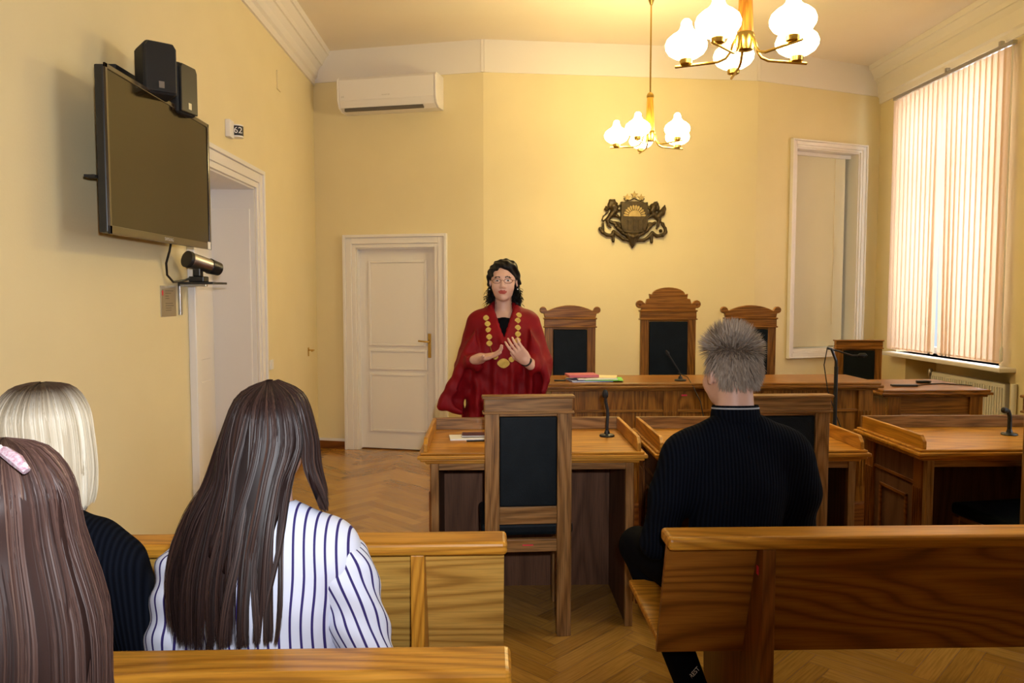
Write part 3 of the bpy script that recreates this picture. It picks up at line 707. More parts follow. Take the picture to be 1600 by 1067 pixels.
pq = thing('wall_plaque', 'small brushed metal information plate on the left wall beside the doorway', 'sign', (LX, 0, 0))
MB().box(0,.004,3.975,4.165,1.385,1.545).build('plate', M['plate'], pq, bevel=.001)
M['ink'] = mat('grey_ink', (.12,.10,.08), .6)
b = MB()
for i, (z, y1) in enumerate(((1.517,4.13),(1.505,4.10),(1.490,4.07),(1.478,4.075),(1.452,4.12),(1.440,4.13),(1.428,4.10),(1.416,4.10))): b.box(.004,.0046,4.03,y1,z,z+.003)
b.build('lettering', M['ink'], pq)
MB().prism([(3.99,1.500),(3.997,1.492),(4.004,1.500),(4.004,1.52),(3.99,1.52)], .004,.0048,'x').build('crest_emblem', M['redtape'], pq)
sg = thing('room_number_sign', 'small white box with a curved dark number display above the doorway', 'sign', (LX, 5.06, 2.56))
MB().box(0,.03,-.05,.035,-.055,.055).build('box', M['white'], sg, bevel=.004)
MB().lathe([(.040,-.040),(.040,.040)], (.035,.075,0), 24).build('roller', M['white'], sg, smooth=True)
MB().lathe([(.0405,-.030),(.0405,.032)], (.035,.075,0), 24).build('dark_band', M['black'], sg, smooth=True)
text('number', '62', .055, M['white'], sg, (.055,.034,0), (PI/2,0,math.radians(28)))
sw = MB().box(0,.012,5.885,5.965,.925,1.0).box(.012,.016,5.897,5.953,.937,.988); tag(sw.build('light_switch', M['white'], loc=(LX,0,0), bevel=.002), 'white light switch on the left wall beyond the doorway', 'switch')
hk = MB().box(0,.006,7.13,7.165,.93,1.01).tube([(.006,7.148,.985),(.05,7.148,.985),(.055,7.14,.985),(.055,7.05,.982)], .006, 8)
tag(hk.build('wall_hook', M['brass'], loc=(LX,0,0), smooth=True), 'brass lever hook on the left wall near the far corner', 'hook')
pk = MB().box(0,.012,6.23,6.33,3.12,3.27); tag(pk.build('junction_cover', M['wall'], loc=(LX,0,0), bevel=.003), 'wall-coloured junction cover high on the left wall under the cornice', 'cover')

# air conditioner on the left facet of the back wall
ac = thing('air_conditioner', 'long white air conditioner high on the back wall above the door', 'air conditioner', (BP[0][0], BP[0][1], 0), a1)
U0, U1, AZ = .345, 1.305, 3.185
prof = [(0,0),(-.13,.0),(-.185,.03),(-.215,.09),(-.22,.27),(-.205,.295),(0,.30)]
MB().prism([(y, z+AZ) for y, z in prof], U0+.02, U1-.02, 'x').build('housing', M['white'], ac, bevel=.006)
for u in (U0, U1-.02): MB().prism([(y*1.02, (z-.15)*1.01+.15+AZ) for y, z in prof], u, u+.02, 'x').build('end_cap', M['white'], ac, bevel=.006)
MB().prism([(-.190,AZ+.028),(-.216,AZ+.085),(-.219,AZ+.083),(-.193,AZ+.026)], U0+.06, U1-.14, 'x').build('louvre', M['white'], ac, bevel=.001)
MB().box(U0+.06, U1-.14, -.182,-.150, AZ-.001, AZ+.026).build('air_slot', M['ink'], ac)
text('maker_lettering', 'LG', .022, M['logo'], ac, (U0+.06,-.2215,AZ+.12), (PI/2,0,0))
text('model_lettering', 'INVERTER', .014, M['logo'], ac, (U0+.48,-.2215,AZ+.12), (PI/2,0,0), track=1.3)

# coat of arms
em = thing('coat_of_arms', 'dark bronze coat of arms with sun, stars, lion and griffin on the back wall', 'emblem', (0,0,0), a2)
em.location = (1.335, 7.10+math.tan(a2)*(1.335+.054)-.012, 2.20)
sx = .000615
def E(p): return ((p[0]-625)*sx, -(p[1]-530)*sx)
def ep(pts): return [E(p) for p in pts]
MB().prism(ep([(435,265),(480,275),(520,262),(760,262),(800,280),(850,270),(850,600),(830,680),(780,730),(700,745),(625,760),(550,745),(470,730),(450,680),(435,600)]), -.045, .012, 'y').build('shield', M['bronze'], em, bevel=.008)
sb = MB(); sb.prism(ep([(640+95*math.cos(PI*i/16), 495-95*math.sin(PI*i/16)) for i in range(17)]), -.055, -.045, 'y')
for i in range(12):
    a_ = PI*(i+.5)/12; w0_, w1__ = .075, .105
    sb.prism(ep([(640+100*math.cos(a_-w0_), 495-100*math.sin(a_-w0_)), (640+160*math.cos(a_-w1__), 495-160*math.sin(a_-w1__)), (640+176*math.cos(a_), 495-176*math.sin(a_)), (640+160*math.cos(a_+w1__), 495-160*math.sin(a_+w1__)), (640+100*math.cos(a_+w0_), 495-100*math.sin(a_+w0_))]), -.053, -.045, 'y')
sb.build('sun', M['bronze_gold'], em, bevel=.0015)
for cx_, cy_ in ((535,205),(645,165),(750,205)):
    sp = []
    for i in range(10):
        a = PI/2+i*PI/5; r = 62 if i % 2 == 0 else 26; sp.append((cx_+r*math.cos(a), cy_-r*math.sin(a)))
    MB().prism(ep(sp), -.03, -.012, 'y').build('star', M['bronze_gold'], em, bevel=.002)
tb = lambda pts, r, y=-.015: MB().tube([(E(p)[0], y, E(p)[1]) for p in pts], r, 8)
tb([(485,215),(500,240),(540,250),(590,240),(645,215),(700,240),(750,250),(790,240),(800,215)], .005).build('star_wreath', M['bronze'], em, smooth=True)
for xx in (540, 740): tb([(xx,250),(xx,275)], .007).build('star_post', M['bronze'], em, smooth=True)
def relief(name, caps, ells=()):
    S = SDF((-.36,-.07,-.30),(.36,.03,.24), .0038)
    for pts, r in caps:
        for i in range(len(pts)-1):
            ra = (r if not isinstance(r, (list,tuple)) else r[i])*sx; rb = (r if not isinstance(r, (list,tuple)) else r[i+1])*sx
            a = E(pts[i]); c = E(pts[i+1]); S.cap((a[0],-.018,a[1]), (c[0],-.018,c[1]), ra, rb, k=.008)
    for c, r in ells: e = E(c); S.ell((e[0],-.02,e[1]), (r[0]*sx,.022,r[1]*sx), k=.008)
    return S.build(name, M['bronze'], em, smooth_it=1)
relief('lion', [([(325,345),(345,400),(300,460)], [60,52,44]), ([(350,330),(390,350),(428,318)], [24,17,15]), ([(335,385),(390,405),(432,392)], [24,16,14]), ([(290,470),(232,545),(248,625),(285,655)], [42,28,18,15]),
    ([(310,470),(385,485),(432,525)], [34,22,15]), ([(240,500),(168,565),(150,545),(168,490),(240,425),(248,375),(210,345),(192,385),(215,405)], 10)], [((305,285),(58,52)), ((355,300),(36,26)), ((270,250),(18,18)), ((335,245),(16,14)), ((270,330),(40,60)), ((212,385),(26,26))])
relief('griffin', [([(945,345),(925,400),(945,455)], [56,46,42]), ([(975,300),(945,370)], [40,50]), ([(965,305),(915,312),(885,330)], [26,16,9]), ([(925,375),(880,365),(850,325)], [26,16,13]), ([(915,400),(870,435),(848,428)], [22,15,12]),
    ([(960,460),(1035,535),(1015,620),(995,665)], [44,32,20,15]), ([(930,470),(880,492),(843,525)], [34,22,15]), ([(1122,315),(1108,370),(1075,430),(1030,475),(990,470)], [10,34,50,46,30]), ([(985,290),(1002,255)], [17,6]),
    ([(1040,560),(1100,590),(1130,660),(1120,720)], [14,16,16,14])], [((982,305),(44,42)), ((1010,360),(30,50))])
relief('ribbon', [([(125,690),(160,730),(230,770),(300,775),(330,720),(400,770),(480,830),(560,845),(700,845),(800,845),(870,800),(930,730),(1000,780),(1090,770),(1140,720),(1130,660)], 26), ([(325,760),(325,860)], 24), ([(920,770),(920,870)], 24),
    ([(165,600),(170,720)], 20), ([(120,670),(140,690)], 22), ([(1080,600),(1110,640)], 20)], [((1060,700),(28,26)), ((1080,760),(26,20))])
relief('oak_branch', [([(280,570),(350,600),(400,670),(480,740),(560,790)], [24,30,30,30,26]), ([(340,580),(400,590),(440,640)], 20), ([(970,580),(900,620),(850,690),(780,740),(700,790)], [24,30,30,30,26]), ([(900,590),(850,600),(820,640)], 20),
    ([(560,770),(625,900)], [50,40]), ([(690,770),(625,900)], [50,40]), ([(625,800),(622,950)], [70,18])], [((360,640),(24,20)), ((900,640),(24,20)), ((450,700),(28,20)), ((800,700),(28,20))])
b = MB()
for xx in (490, 560, 640, 720, 790): b.prism(ep([(xx-22,700),(xx+22,700),(xx+26,560),(xx+8,520),(xx-20,545)]), -.052, -.045, 'y')
b.build('shield_relief', M['bronze'], em, bevel=.003)

# ---------------------------------------------------------------- chandeliers
def make_chandelier(label, loc, rz, gm='globe'):
    t = thing('chandelier', label, 'chandelier', loc, rz, 'five-armed brass chandeliers')
    up = CEIL-loc[2]
    MB().tube([(0,0,.30),(0,0,up-.02)], .006, 10).build('rod', M['brass'], t, smooth=True)
    MB().lathe([(.008,up-.19),(.02,up-.16),(.065,up-.03),(.07,up)], (0,0,0), 24).build('canopy', M['brass'], t, smooth=True)
    MB().lathe([(.034,.04),(.032,.10),(.024,.27),(.022,.285)], (0,0,0), 20).build('wooden_stem', M['judz'], t, smooth=True)
    MB().lathe([(.026,.282),(.027,.30),(.02,.315),(.008,.325)], (0,0,0), 20).build('collar', M['brass'], t, smooth=True)
    MB().lathe([(.012,-.035),(.034,-.03),(.04,-.005),(.04,.03),(.034,.042)], (0,0,0), 24).build('hub', M['brass'], t, smooth=True)
    for i in range(5):
        a = PI/2+math.radians(13)+i*2*PI/5; c, s = math.cos(a), math.sin(a)
        pts = [(.038,.02),(.050,.0),(.058,-.03),(.078,-.055),(.11,-.066),(.2,-.066),(.292,-.066)]
        b = MB().tube([(r*c, r*s, z) for r, z in pts], .0062, 8)
        ar = b.build('arm', M['brass'], t, smooth=True)
        MB().lathe([(.018,-.062),(.026,-.058),(.028,-.040),(.022,-.034)], (.245*c,.245*s,0), 18).build('shade_holder', M['brass'], ar, smooth=True)
        g = MB().lathe([(.022,-.037),(.050,-.030),(.075,-.014),(.088,.006),(.090,.024),(.082,.045),(.062,.063),(.042,.075),(.030,.088),(.024,.104),(.022,.120),(.013,.131),(.001,.134)], (.245*c,.245*s,0), 28)
        g.build('glass_shade', M[gm], ar, smooth=True)
    return t
make_chandelier('larger-looking near chandelier at the top, cut by the picture edge', (1.075, 3.27, 2.555), math.radians(-20))
make_chandelier('far chandelier hanging in front of the back wall above the emblem', (1.185, 5.72, 2.66), math.radians(-9), 'globe_far')

# ---------------------------------------------------------------- desk things
def desk_mic(label, loc, pts, r=.0045, head=(.012,.04), group='desk microphones'):
    t = thing('desk_microphone', label, 'microphone', loc, 0, group)
    MB().lathe([(.036,0),(.038,.004),(.034,.010),(.015,.014),(.010,.03)], (0,0,0), 24).build('base', M['black'], t, smooth=True)
    MB().tube(pts, r, 10).build('gooseneck', M['blackm'], t, smooth=True)
    a = Vector(pts[-1]); d_ = (a-Vector(pts[-2])).normalized()
    b = MB(); b.lathe([(head[0]*.5,0),(head[0],.008),(head[0]*1.1,head[1]*.6),(head[0]*.7,head[1]),(.001,head[1]+.006)], a, 14, 0, d_.to_track_quat('Z','Y').to_matrix()); b.build('head', M['blackm'], t, smooth=True)
    return t
desk_mic('black desk microphone standing on the left tray desk', (.575, 3.72, DT), [(0,0,.01),(0,0,.05),(.002,0,.09),(.002,0,.13),(-.008,-.005,.17),(-.01,-.01,.19)], r=[.008,.008,.012,.010,.006,.005] if False else .008, head=(.014,.04))
desk_mic('slanted gooseneck microphone on the judges bench before the tallest chair', (1.205, 4.80, DAIS+JH), [(0,0,.01),(0,0,.045),(-.01,.0,.065),(-.075,0,.165)], head=(.009,.03))
desk_mic('black desk microphone at the right edge on the right tray desk', (2.575, 3.70, DT), [(0,0,.01),(0,0,.09),(-.01,0,.12),(-.035,-.02,.125)], r=.010, head=(.014,.045))
cb = MB().tube([(1.19,4.80,DAIS+JH+.05),(1.235,4.74,DAIS+JH+.03),(1.25,4.66,DAIS+JH-.02),(1.28,4.60,.85),(1.31,4.55,.65),(1.33,4.5,.35),(1.36,4.45,.01)], .003, 6)
tag(cb.build('cable', M['black'], smooth=True), 'thin black microphone cable running down the front of the judges bench', 'cable')
ms = thing('microphone_stand', 'tall black microphone stand between the desks and the judges bench', 'microphone stand', (1.972, 4.30, 0))
MB().tube([(0,0,.02),(0,0,1.09)], .011, 12).tube([(0,0,.6),(0,0,1.13)], .008, 12).build('pole', M['blackm'], ms, smooth=True)
MB().lathe([(.12,0),(.12,.015),(.02,.03),(.015,.05)], (0,0,0), 28).build('base', M['blackm'], ms, smooth=True)
MB().tube([(0,0,1.12),(-.03,0,1.19),(-.055,0,1.195)], .008, 8).tube([(-.055,0,1.195),(.02,.0,1.175),(.08,-.02,1.155),(.12,-.02,1.155)], .005, 8).build('boom', M['black'], ms, smooth=True)
MB().lathe([(.006,0),(.013,.01),(.014,.04),(.002,.055)], (.115,-.02,1.155), 12, 0, Matrix.Rotation(PI/2,3,'Y')).build('head', M['blackm'], ms, smooth=True)
MB().tube([(-.055,0,1.19),(-.07,0,1.10),(-.045,0,.95),(.02,.02,.8),(.09,.02,.62),(.12,.0,.3),(.13,0,.01)], .003, 6).build('cable', M['black'], ms, smooth=True)

# notebook, papers, glasses on left desk
b = MB().box(-.09,.11,-.06,.06,0,.006).build('paper_sheets', M['paper'], loc=(-.105,3.70,DT), rotz=.10); tag(b, 'white paper sheets lying on the left tray desk under the phone', 'papers')
b = MB().box(-.075,.075,-.04,.04,0,.012).box(-.077,.077,-.042,.042,.004,.008,1).build('notebook', [M['pink'], M['paper']], loc=(-.06,3.715,DT+.0062), rotz=.02, bevel=.003); b.data.materials[0] = mat('plum_cover', (.06,.015,.02), .3); tag(b, 'dark plum notebook lying on the papers of the left tray desk', 'notebook')
b = MB().tube([(-.05,0,.004),(.05,.01,.004)], .004, 8).build('pen', M['black'], loc=(-.06,3.60,DT), smooth=True); tag(b, 'black pen lying in front of the papers on the left tray desk', 'pen')
# papers on the judges bench
JT = DAIS+JH
def sheet(name, x, y, z, w_, d_, t_, m_, rz, label, cat, group=None):
    o = MB().box(-w_/2,w_/2,-d_/2,d_/2,0,t_).build(name, m_, loc=(x,y,z), rotz=rz, bevel=.001); return tag(o, label, cat, group)
sheet('file_folder', .63, 4.84, JT, .26, .20, .008, M['paper_blue'], .12, 'blue folder at the bottom of the paper pile on the judges bench', 'folder')
sheet('file_folder', .72, 4.83, JT+.0085, .24, .19, .004, M['green'], -.10, 'green folder edge showing in the paper pile on the judges bench', 'folder')
sheet('paper_sheets', .67, 4.84, JT+.013, .25, .19, .008, M['paper'], .05, 'white sheets in the middle of the paper pile on the judges bench', 'papers')
sheet('envelope', .72, 4.86, JT+.0215, .18, .15, .003, M['cream'], -.2, 'cream envelope lying on the right of the paper pile', 'envelope')
sheet('case_book', .585, 4.85, JT+.025, .19, .15, .016, M['pink'], .1, 'pink covered file on top of the paper pile on the judges bench', 'book')
b = MB().tube([(-.04,0,.005),(.035,.0,.005)], .0045, 8).build('pen', M['black'], loc=(.445,4.80,JT), smooth=True); tag(b, 'dark pen lying left of the paper pile on the judges bench', 'pen')
# things on side desk
b = MB().prism([(-.09,-.02),(.09,-.03),(.10,.01),(-.08,.03)], 0, .015, 'z').build('headset_case', M['black'], loc=(2.93,5.33,SH), bevel=.004); tag(b, 'flat black device lying on the side desk below the window', 'device')
b = MB().tube([(0,0,.004),(.08,.05,.004),(.18,.10,.004),(.27,.12,.004),(.36,.05,.004),(.40,-.02,.004)], .004, 6).build('cable', M['black'], loc=(3.02,5.34,SH), smooth=True); tag(b, 'black cable trailing over the side desk below the window', 'cable')
b = MB().prism([(-.06,-.02),(.03,-.03),(.06,.0),(.02,.03),(-.05,.02)], 0, .02, 'z').build('adapter', M['black'], loc=(3.19,5.53,SH), bevel=.006); tag(b, 'small black adapter at the back of the side desk', 'device')
# ---------------------------------------------------------------- people
def head(S, T, off=0, face=True, ears=True):
    S.ell((0,.014,.033), (.074,.094,.083), .01, T=T, off=off)
    S.ell((0,-.030,-.020), (.062,.060,.082), .03, T=T, off=off)
    S.ell((0,-.036,-.070), (.047,.046,.042), .03, T=T, off=off)
    if not face: return
    S.ell((0,-.074,-.098), (.018,.016,.014), .02, T=T)
    for s in (-1,1): S.ell((s*.038,-.062,-.032), (.024,.022,.026), .025, T=T)
    S.cap((-.034,-.079,.024), (.034,-.079,.024), .009, k=.018, T=T)
    for s in (-1,1): S.ell((s*.031,-.099,.004), (.015,.014,.010), .010, 'sub', T=T)
    for s in (-1,1): S.ell((s*.031,-.0765,.003), (.0145,.0125,.0115), .004, T=T)
    S.cap((0,-.086,.008), (0,-.106,-.030), .0065, .0105, k=.010, T=T)
    for s in (-1,1): S.ell((s*.012,-.096,-.034), (.008,.009,.007), .006, T=T)
    S.cap((-.019,-.083,-.0565), (.019,-.083,-.0565), .0065, k=.008, T=T); S.cap((0,-.091,-.0555), (0,-.091,-.0555), .006, k=.008, T=T)
    S.cap((-.014,-.084,-.067), (.014,-.084,-.067), .0070, k=.007, T=T)
    if ears:
        for s in (-1,1):
            S.ell((s*.078,.012,-.004), (.009,.019,.031), .008, T=T); S.ell((s*.084,.008,-.002), (.005,.010,.017), .004, 'sub', T=T)
def hand(S, T, curl=(25,35,40,45), side=1, thumb=(.052,-.022,.050), thumb2=(.060,-.034,.080), spread=1.0, off=0):
    # wrist at origin, fingers to +z, palm faces -y, thumb on side*x
    xs = [.030, .010, -.010, -.029]; ln = [(.040,.024,.020),(.044,.028,.021),(.041,.026,.020),(.033,.020,.018)]
    S.cap((0,0,-.04), (0,0,.01), .024, .026, k=.02, T=T, off=off)
    S.ell((0,0,.045), (.040,.014,.046), .02, T=T, off=off)
    for i, x in enumerate(xs):
        x *= side; S.cap((x*.6,0,.02), (x,0,.082), .013, .0105, k=.010, T=T, off=off)
        p = np.array([x,-.001,.085]); a = 0; dx = x*.9*spread
        for j, l in enumerate(ln[i]):
            a += math.radians(curl[i])*(.8 if j == 0 else 1.0)
            q = p+np.array([dx*l*4, -math.sin(a)*l, math.cos(a)*l]); S.cap(p, q, .0088-.0009*j, .0083-.0009*j, k=.0035, T=T, off=off); p = q
    S.cap((side*.016,-.006,.012), (side*thumb[0],thumb[1],thumb[2]), .014, .0115, k=.014, T=T, off=off)
    S.cap((side*thumb[0],thumb[1],thumb[2]), (side*thumb2[0],thumb2[1],thumb2[2]), .0105, .0085, k=.004, T=T, off=off)
def person(label, loc, rotz=0):
    return thing('person', label, 'person', loc, rotz)
def catmull(G, t):
    # G: (n,3) control points, t array in 0..1
    G = np.asarray(G, float); n = len(G)-1; x = np.clip(t, 0, 1)*n; i = np.minimum(x.astype(int), n-1); f = (x-i)[:,None]
    g = lambda k: G[np.clip(k, 0, n)]
    p0, p1, p2, p3 = g(i-1), g(i), g(i+1), g(i+2)
    return .5*((2*p1)+(-p0+p2)*f+(2*p0-5*p1+4*p2-p3)*f*f+(-p0+3*p1-3*p2+p3)*f**3)
def surf(guides, u, tv):
    # guides list of control polylines (same count) -> strand at u sampled at tv
    G = np.array(guides, float); C = np.stack([catmull(G[:,k,:], np.array([u]))[0] for k in range(G.shape[1])]); return catmull(C, tv)
def strands(name, curves, mat_, parent, width=.0022, center=(0,0,0), tints=None, root=None):
    V = []; F = []; TT = []; RR = []
    for ci, P in enumerate(curves):
        P = np.asarray(P); n = len(P); t = np.gradient(P, axis=0); t /= np.linalg.norm(t, axis=1)[:,None]+1e-9
        nn = P-np.array(center); nn[:,2] *= .35; nn -= (nn*t).sum(1)[:,None]*t; nn /= np.linalg.norm(nn, axis=1)[:,None]+1e-9
        sd = np.cross(t, nn); a = random.uniform(-.6,.6); sd = sd*math.cos(a)+nn*math.sin(a)
        wv = width*random.uniform(.6,1.4)*np.interp(np.linspace(0,1,n), [0,.1,.8,1], [.7,1,.9,.15])[:,None]
        k = len(V); ti = tints[ci] if tints is not None else random.random()
        V.extend(P-sd*wv/2); V.extend(P+sd*wv/2); TT += [ti]*(2*n); r = list(np.linspace(0,1,n)); RR += r+r
        for j in range(n-1): F.append((k+j, k+j+1, k+n+j+1, k+n+j))
    return npmesh(name, np.array(V), np.array(F), mat_, parent, attr=lambda v: {'tint': TT, 'root': RR})
def hair_mat(name, cols, rough=.32, roots=None, spec=.5):
    m = mat(name, cols[0], rough, spec=spec); b = m.node_tree.nodes['Principled BSDF']
    a = N(m, 'ShaderNodeAttribute', attribute_name='tint'); r = ramp(m, [(i/(len(cols)-1), c) for i, c in enumerate(cols)]); L(m, a, 'Fac', r, 'Fac')
    if roots:
        a2 = N(m, 'ShaderNodeAttribute', attribute_name='root'); r2 = ramp(m, [(roots[1], (1,1,1)), (roots[2], (0,0,0))]); L(m, a2, 'Fac', r2, 'Fac')
        mx = N(m, 'ShaderNodeMix', data_type='RGBA'); L(m, r2, 'Color', mx, 0); L(m, r, 'Color', mx, 6); mx.inputs[7].default_value = (*roots[0], 1); L(m, mx, 2, b, 'Base Color')
    else: L(m, r, 'Color', b, 'Base Color')
    b.inputs['Anisotropic'].default_value = .4
    return m
HB = hair_mat('dark_brown_hair', [(.010,.005,.004),(.020,.010,.009),(.036,.018,.014),(.075,.036,.024)], .44, spec=.22)
HB2 = hair_mat('chestnut_hair', [(.025,.012,.010),(.05,.025,.02),(.09,.048,.038),(.17,.105,.075)], .48, spec=.22)
HBL = hair_mat('bleached_hair', [(.50,.42,.29),(.70,.62,.47),(.82,.77,.64)], .45, roots=((.055,.032,.02), .17, .40), spec=.3)
HK = hair_mat('black_hair', [(.003,.003,.004),(.006,.005,.006),(.010,.008,.008)], .5, spec=.2)
HG = hair_mat('ash_blond_short_hair', [(.17,.125,.095),(.33,.265,.215),(.52,.43,.34)], .5, spec=.3)

def seated(S, part, off=0.0, sc=1.0, arms=None, feet=True, legs=None):
    LG_ = legs or [((s*.115,.43,.075),(s*.12,.47,-.38)) for s in (-1,1)]
    A = arms or [((-.19,-.02,.49),(-.235,.02,.22),(-.13,.25,.16)), ((.19,-.02,.49),(.235,.02,.22),(.13,.25,.16))]
    T = T4(s=sc)
    if part in ('body','top','torso'):
        S.ell((0,.0,.10), (.165,.125,.11), .03, T=T, off=off); S.ell((0,-.005,.24), (.135,.100,.13), .06, T=T, off=off)
        S.ell((0,-.015,.40), (.155,.108,.14), .06, T=T, off=off); S.cap((-.125,-.02,.495),(.125,-.02,.495), .056, k=.06, T=T, off=off)
        S.cap((-.04,-.025,.55),(.04,-.025,.55), .035, k=.06, T=T, off=off)
    if part in ('body','top','arm0','arm1'):
        for i, (a, b, c) in enumerate(A):
            if part == 'arm%d' % (1-i): continue
            S.cap(a, b, .054, .045, k=.03, T=T, off=off); S.cap(b, c, .044, .030, k=.02, T=T, off=off)
    if part in ('body','trousers'):
        S.ell((0,.0,.09), (.165,.13,.095), .03, T=T, off=off)
        for s, (kn, an) in zip((-1,1), LG_):
            S.cap((s*.09,.02,.085), kn, .082, .058, k=.03, T=T, off=off)
            S.cap(kn, (an[0],an[1],an[2]+(.02 if part=='trousers' else 0)), .056, .040, k=.02, T=T, off=off)
    if part == 'body' and feet:
        for kn, an in LG_: S.cap((an[0],an[1],-.375),(an[0],an[1]+.14,-.385), .030, .024, k=.02, T=T, off=off)
def shoes(parent, sc=1.0, legs=None):
    for an in ([l[1] for l in legs] if legs else [(s*.12,.47,-.38) for s in (-1,1)]):
        x, y = an[0], an[1]-.01
        S = SDF((x*sc-.09,(y-.1)*sc,-.46*sc),(x*sc+.09,(y+.28)*sc,-.28*sc), .006)
        S.cap((x,y-.005,-.376),(x,y+.17,-.384), .036, .030, k=.02, T=T4(s=sc)); S.cap((x,y,-.37),(x,y,-.33), .046, k=.02, T=T4(s=sc))
        S.box((x,y+.08,-.402),(.042,.135,.008), .006, .003, T=T4(s=sc))
        S.build('shoe', M['shoe'], parent)

# ---- judge
J = person('standing woman in a crimson robe with a gold chain and glasses, gesturing', (.080, 4.45, 0))
HZ = 1.575; HT = T4((0,-.02,HZ), rz=math.radians(-4), s=.985)
SW1 = (-.150,-.0,1.325); EL1 = (-.205,-.03,1.09); WR1 = (-.135,-.255,1.150)
SW2 = (.150,-.0,1.325); EL2 = (.225,-.03,1.07); WR2 = (.122,-.255,1.135)
def aim(loc, zdir, ydir, s=1.0):
    z = Vector(zdir).normalized(); y = Vector(ydir); y = (y-z*y.dot(z)).normalized(); x = y.cross(z)
    return np.array(Matrix(((x.x*s,y.x*s,z.x*s,loc[0]),(x.y*s,y.y*s,z.y*s,loc[1]),(x.z*s,y.z*s,z.z*s,loc[2]),(0,0,0,1))))
S = SDF((-.34,-.42,.02),(.34,.17,1.72), .0048)
head(S, HT, face=True)
S.cap((0,.015,1.52),(0,.025,1.38), .048, .052, k=.02)
S.cap((-.12,.02,1.335),(.12,.02,1.335), .045, k=.05); S.ell((0,.01,1.22), (.14,.09,.16), .05); S.ell((0,.01,1.02), (.12,.085,.12), .05); S.ell((0,.01,.90), (.155,.10,.12), .05)
for s in (-1,1): S.cap((s*.08,.01,.88),(s*.08,.02,.47), .075,.052, k=.03); S.cap((s*.08,.02,.47),(s*.08,.03,.09), .05,.035, k=.02); S.cap((s*.08,.03,.07),(s*.09,-.12,.05), .035,.028, k=.02)
for a, b, c in ((SW1,EL1,WR1),(SW2,EL2,WR2)): S.cap(a, b, .042, .036, k=.02); S.cap(b, c, .036, .025, k=.015)
# her right hand (left in the photo): palm up, fingers towards the middle; her left hand: fingers up and inwards
hand(S, aim(WR1, (.85,-.50,.22), (.12,.28,-1.0), .98), (8,14,18,22), side=1, thumb=(.050,-.012,.045), thumb2=(.066,-.028,.070), spread=.8)
hand(S, aim(WR2, (-.58,-.40,.72), (.1,-1,-.45), .98), (22,24,26,30), side=1, thumb=(.045,-.018,.050), thumb2=(.046,-.034,.078), spread=.5)
HTi = np.linalg.inv(HT)
def jface(C):
    q = np.c_[C, np.ones(len(C))] @ HTi.T; x, y, z = q[:,0], q[:,1], q[:,2]
    r = np.zeros(len(C), int)
    lip = (np.abs(x) < .023) & (z < -.0515) & (z > -.073) & (y < -.082) & (np.abs(x)/.024+np.abs(z+.062)/.014 < 1.25)
    r[lip] = 1
    br = (np.abs(np.abs(x)-.031) < .018) & (y < -.055) & (np.abs(z-(.026-(np.abs(np.abs(x)-.028))*.35)) < .0035); r[br] = 2
    eye = (((np.abs(x)-.031)/.013)**2+((z-.003)/.0046)**2 < 1) & (y < -.06); r[eye] = 3
    ir = (((np.abs(x)-.031)/.0065)**2+((z-.003)/.0048)**2 < 1) & (y < -.06); r[ir] = 2
    return r
S.build('body', [M['skin2'], M['lips'], mat('brow_dark', (.02,.012,.01), .6), M['eye']], J, matfn=jface, smooth_it=1)
# robe
R_ = SDF((-.46,-.40,.02),(.40,.32,1.50), .0065)
R_.cap((-.118,.01,1.345),(.118,.01,1.345), .070, k=.03); R_.cap((0,.02,1.41),(0,.03,1.40), .075, k=.06)
R_.ell((0,0,1.20), (.19,.14,.24), .05)
R_.cap((-.10,0,1.15),(-.15,.0,.10), .115,.15, k=.06); R_.cap((.10,0,1.15),(.14,0,.10), .115,.15, k=.06); R_.cap((0,-.01,1.2),(0,-.03,.12), .12,.17, k=.08)
# sleeves: upper arm, then the wide bell hanging from the forearm
R_.cap((-.150,0,1.335),(-.212,-.02,1.09), .064,.068, k=.03); R_.cap((.150,0,1.335),(.205,-.02,1.09), .064,.080, k=.03)
R_.cap((-.212,-.02,1.09),(-.165,-.19,1.125), .066,.050, k=.03); R_.cap((.21,-.02,1.09),(.165,-.165,1.10), .068,.052, k=.03)
R_.slab([(-.16,1.30),(-.225,1.20),(-.290,1.06),(-.385,.865),(-.372,.845),(-.31,.832),(-.235,.822),(-.215,.88),(-.175,1.00),(-.13,1.13)], -.09, .060, .02)
R_.slab([(.15,1.30),(.205,1.20),(.240,1.08),(.262,1.01),(.225,.93),(.20,.885),(.14,.90),(.13,1.02),(.13,1.13)], -.09, .075, .04)
# neckline V: cut out
for i in range(7):
    f = i/6; hw_ = .060*(1-f)+.004; R_.box((0,-.17,1.44-.165*f), (hw_,.16,.02), .004, .008, 'sub')
R_.cap((0,-.01,1.5),(0,-.02,1.40), .058, k=.01, mode='sub')
# lapels
for s in (-1,1): R_.cap((s*.075,-.035,1.42),(s*.010,-.150,1.235), .020,.014, k=.008)
R_.cap((.055,.07,1.415),(-.055,.07,1.415), .022, k=.01)
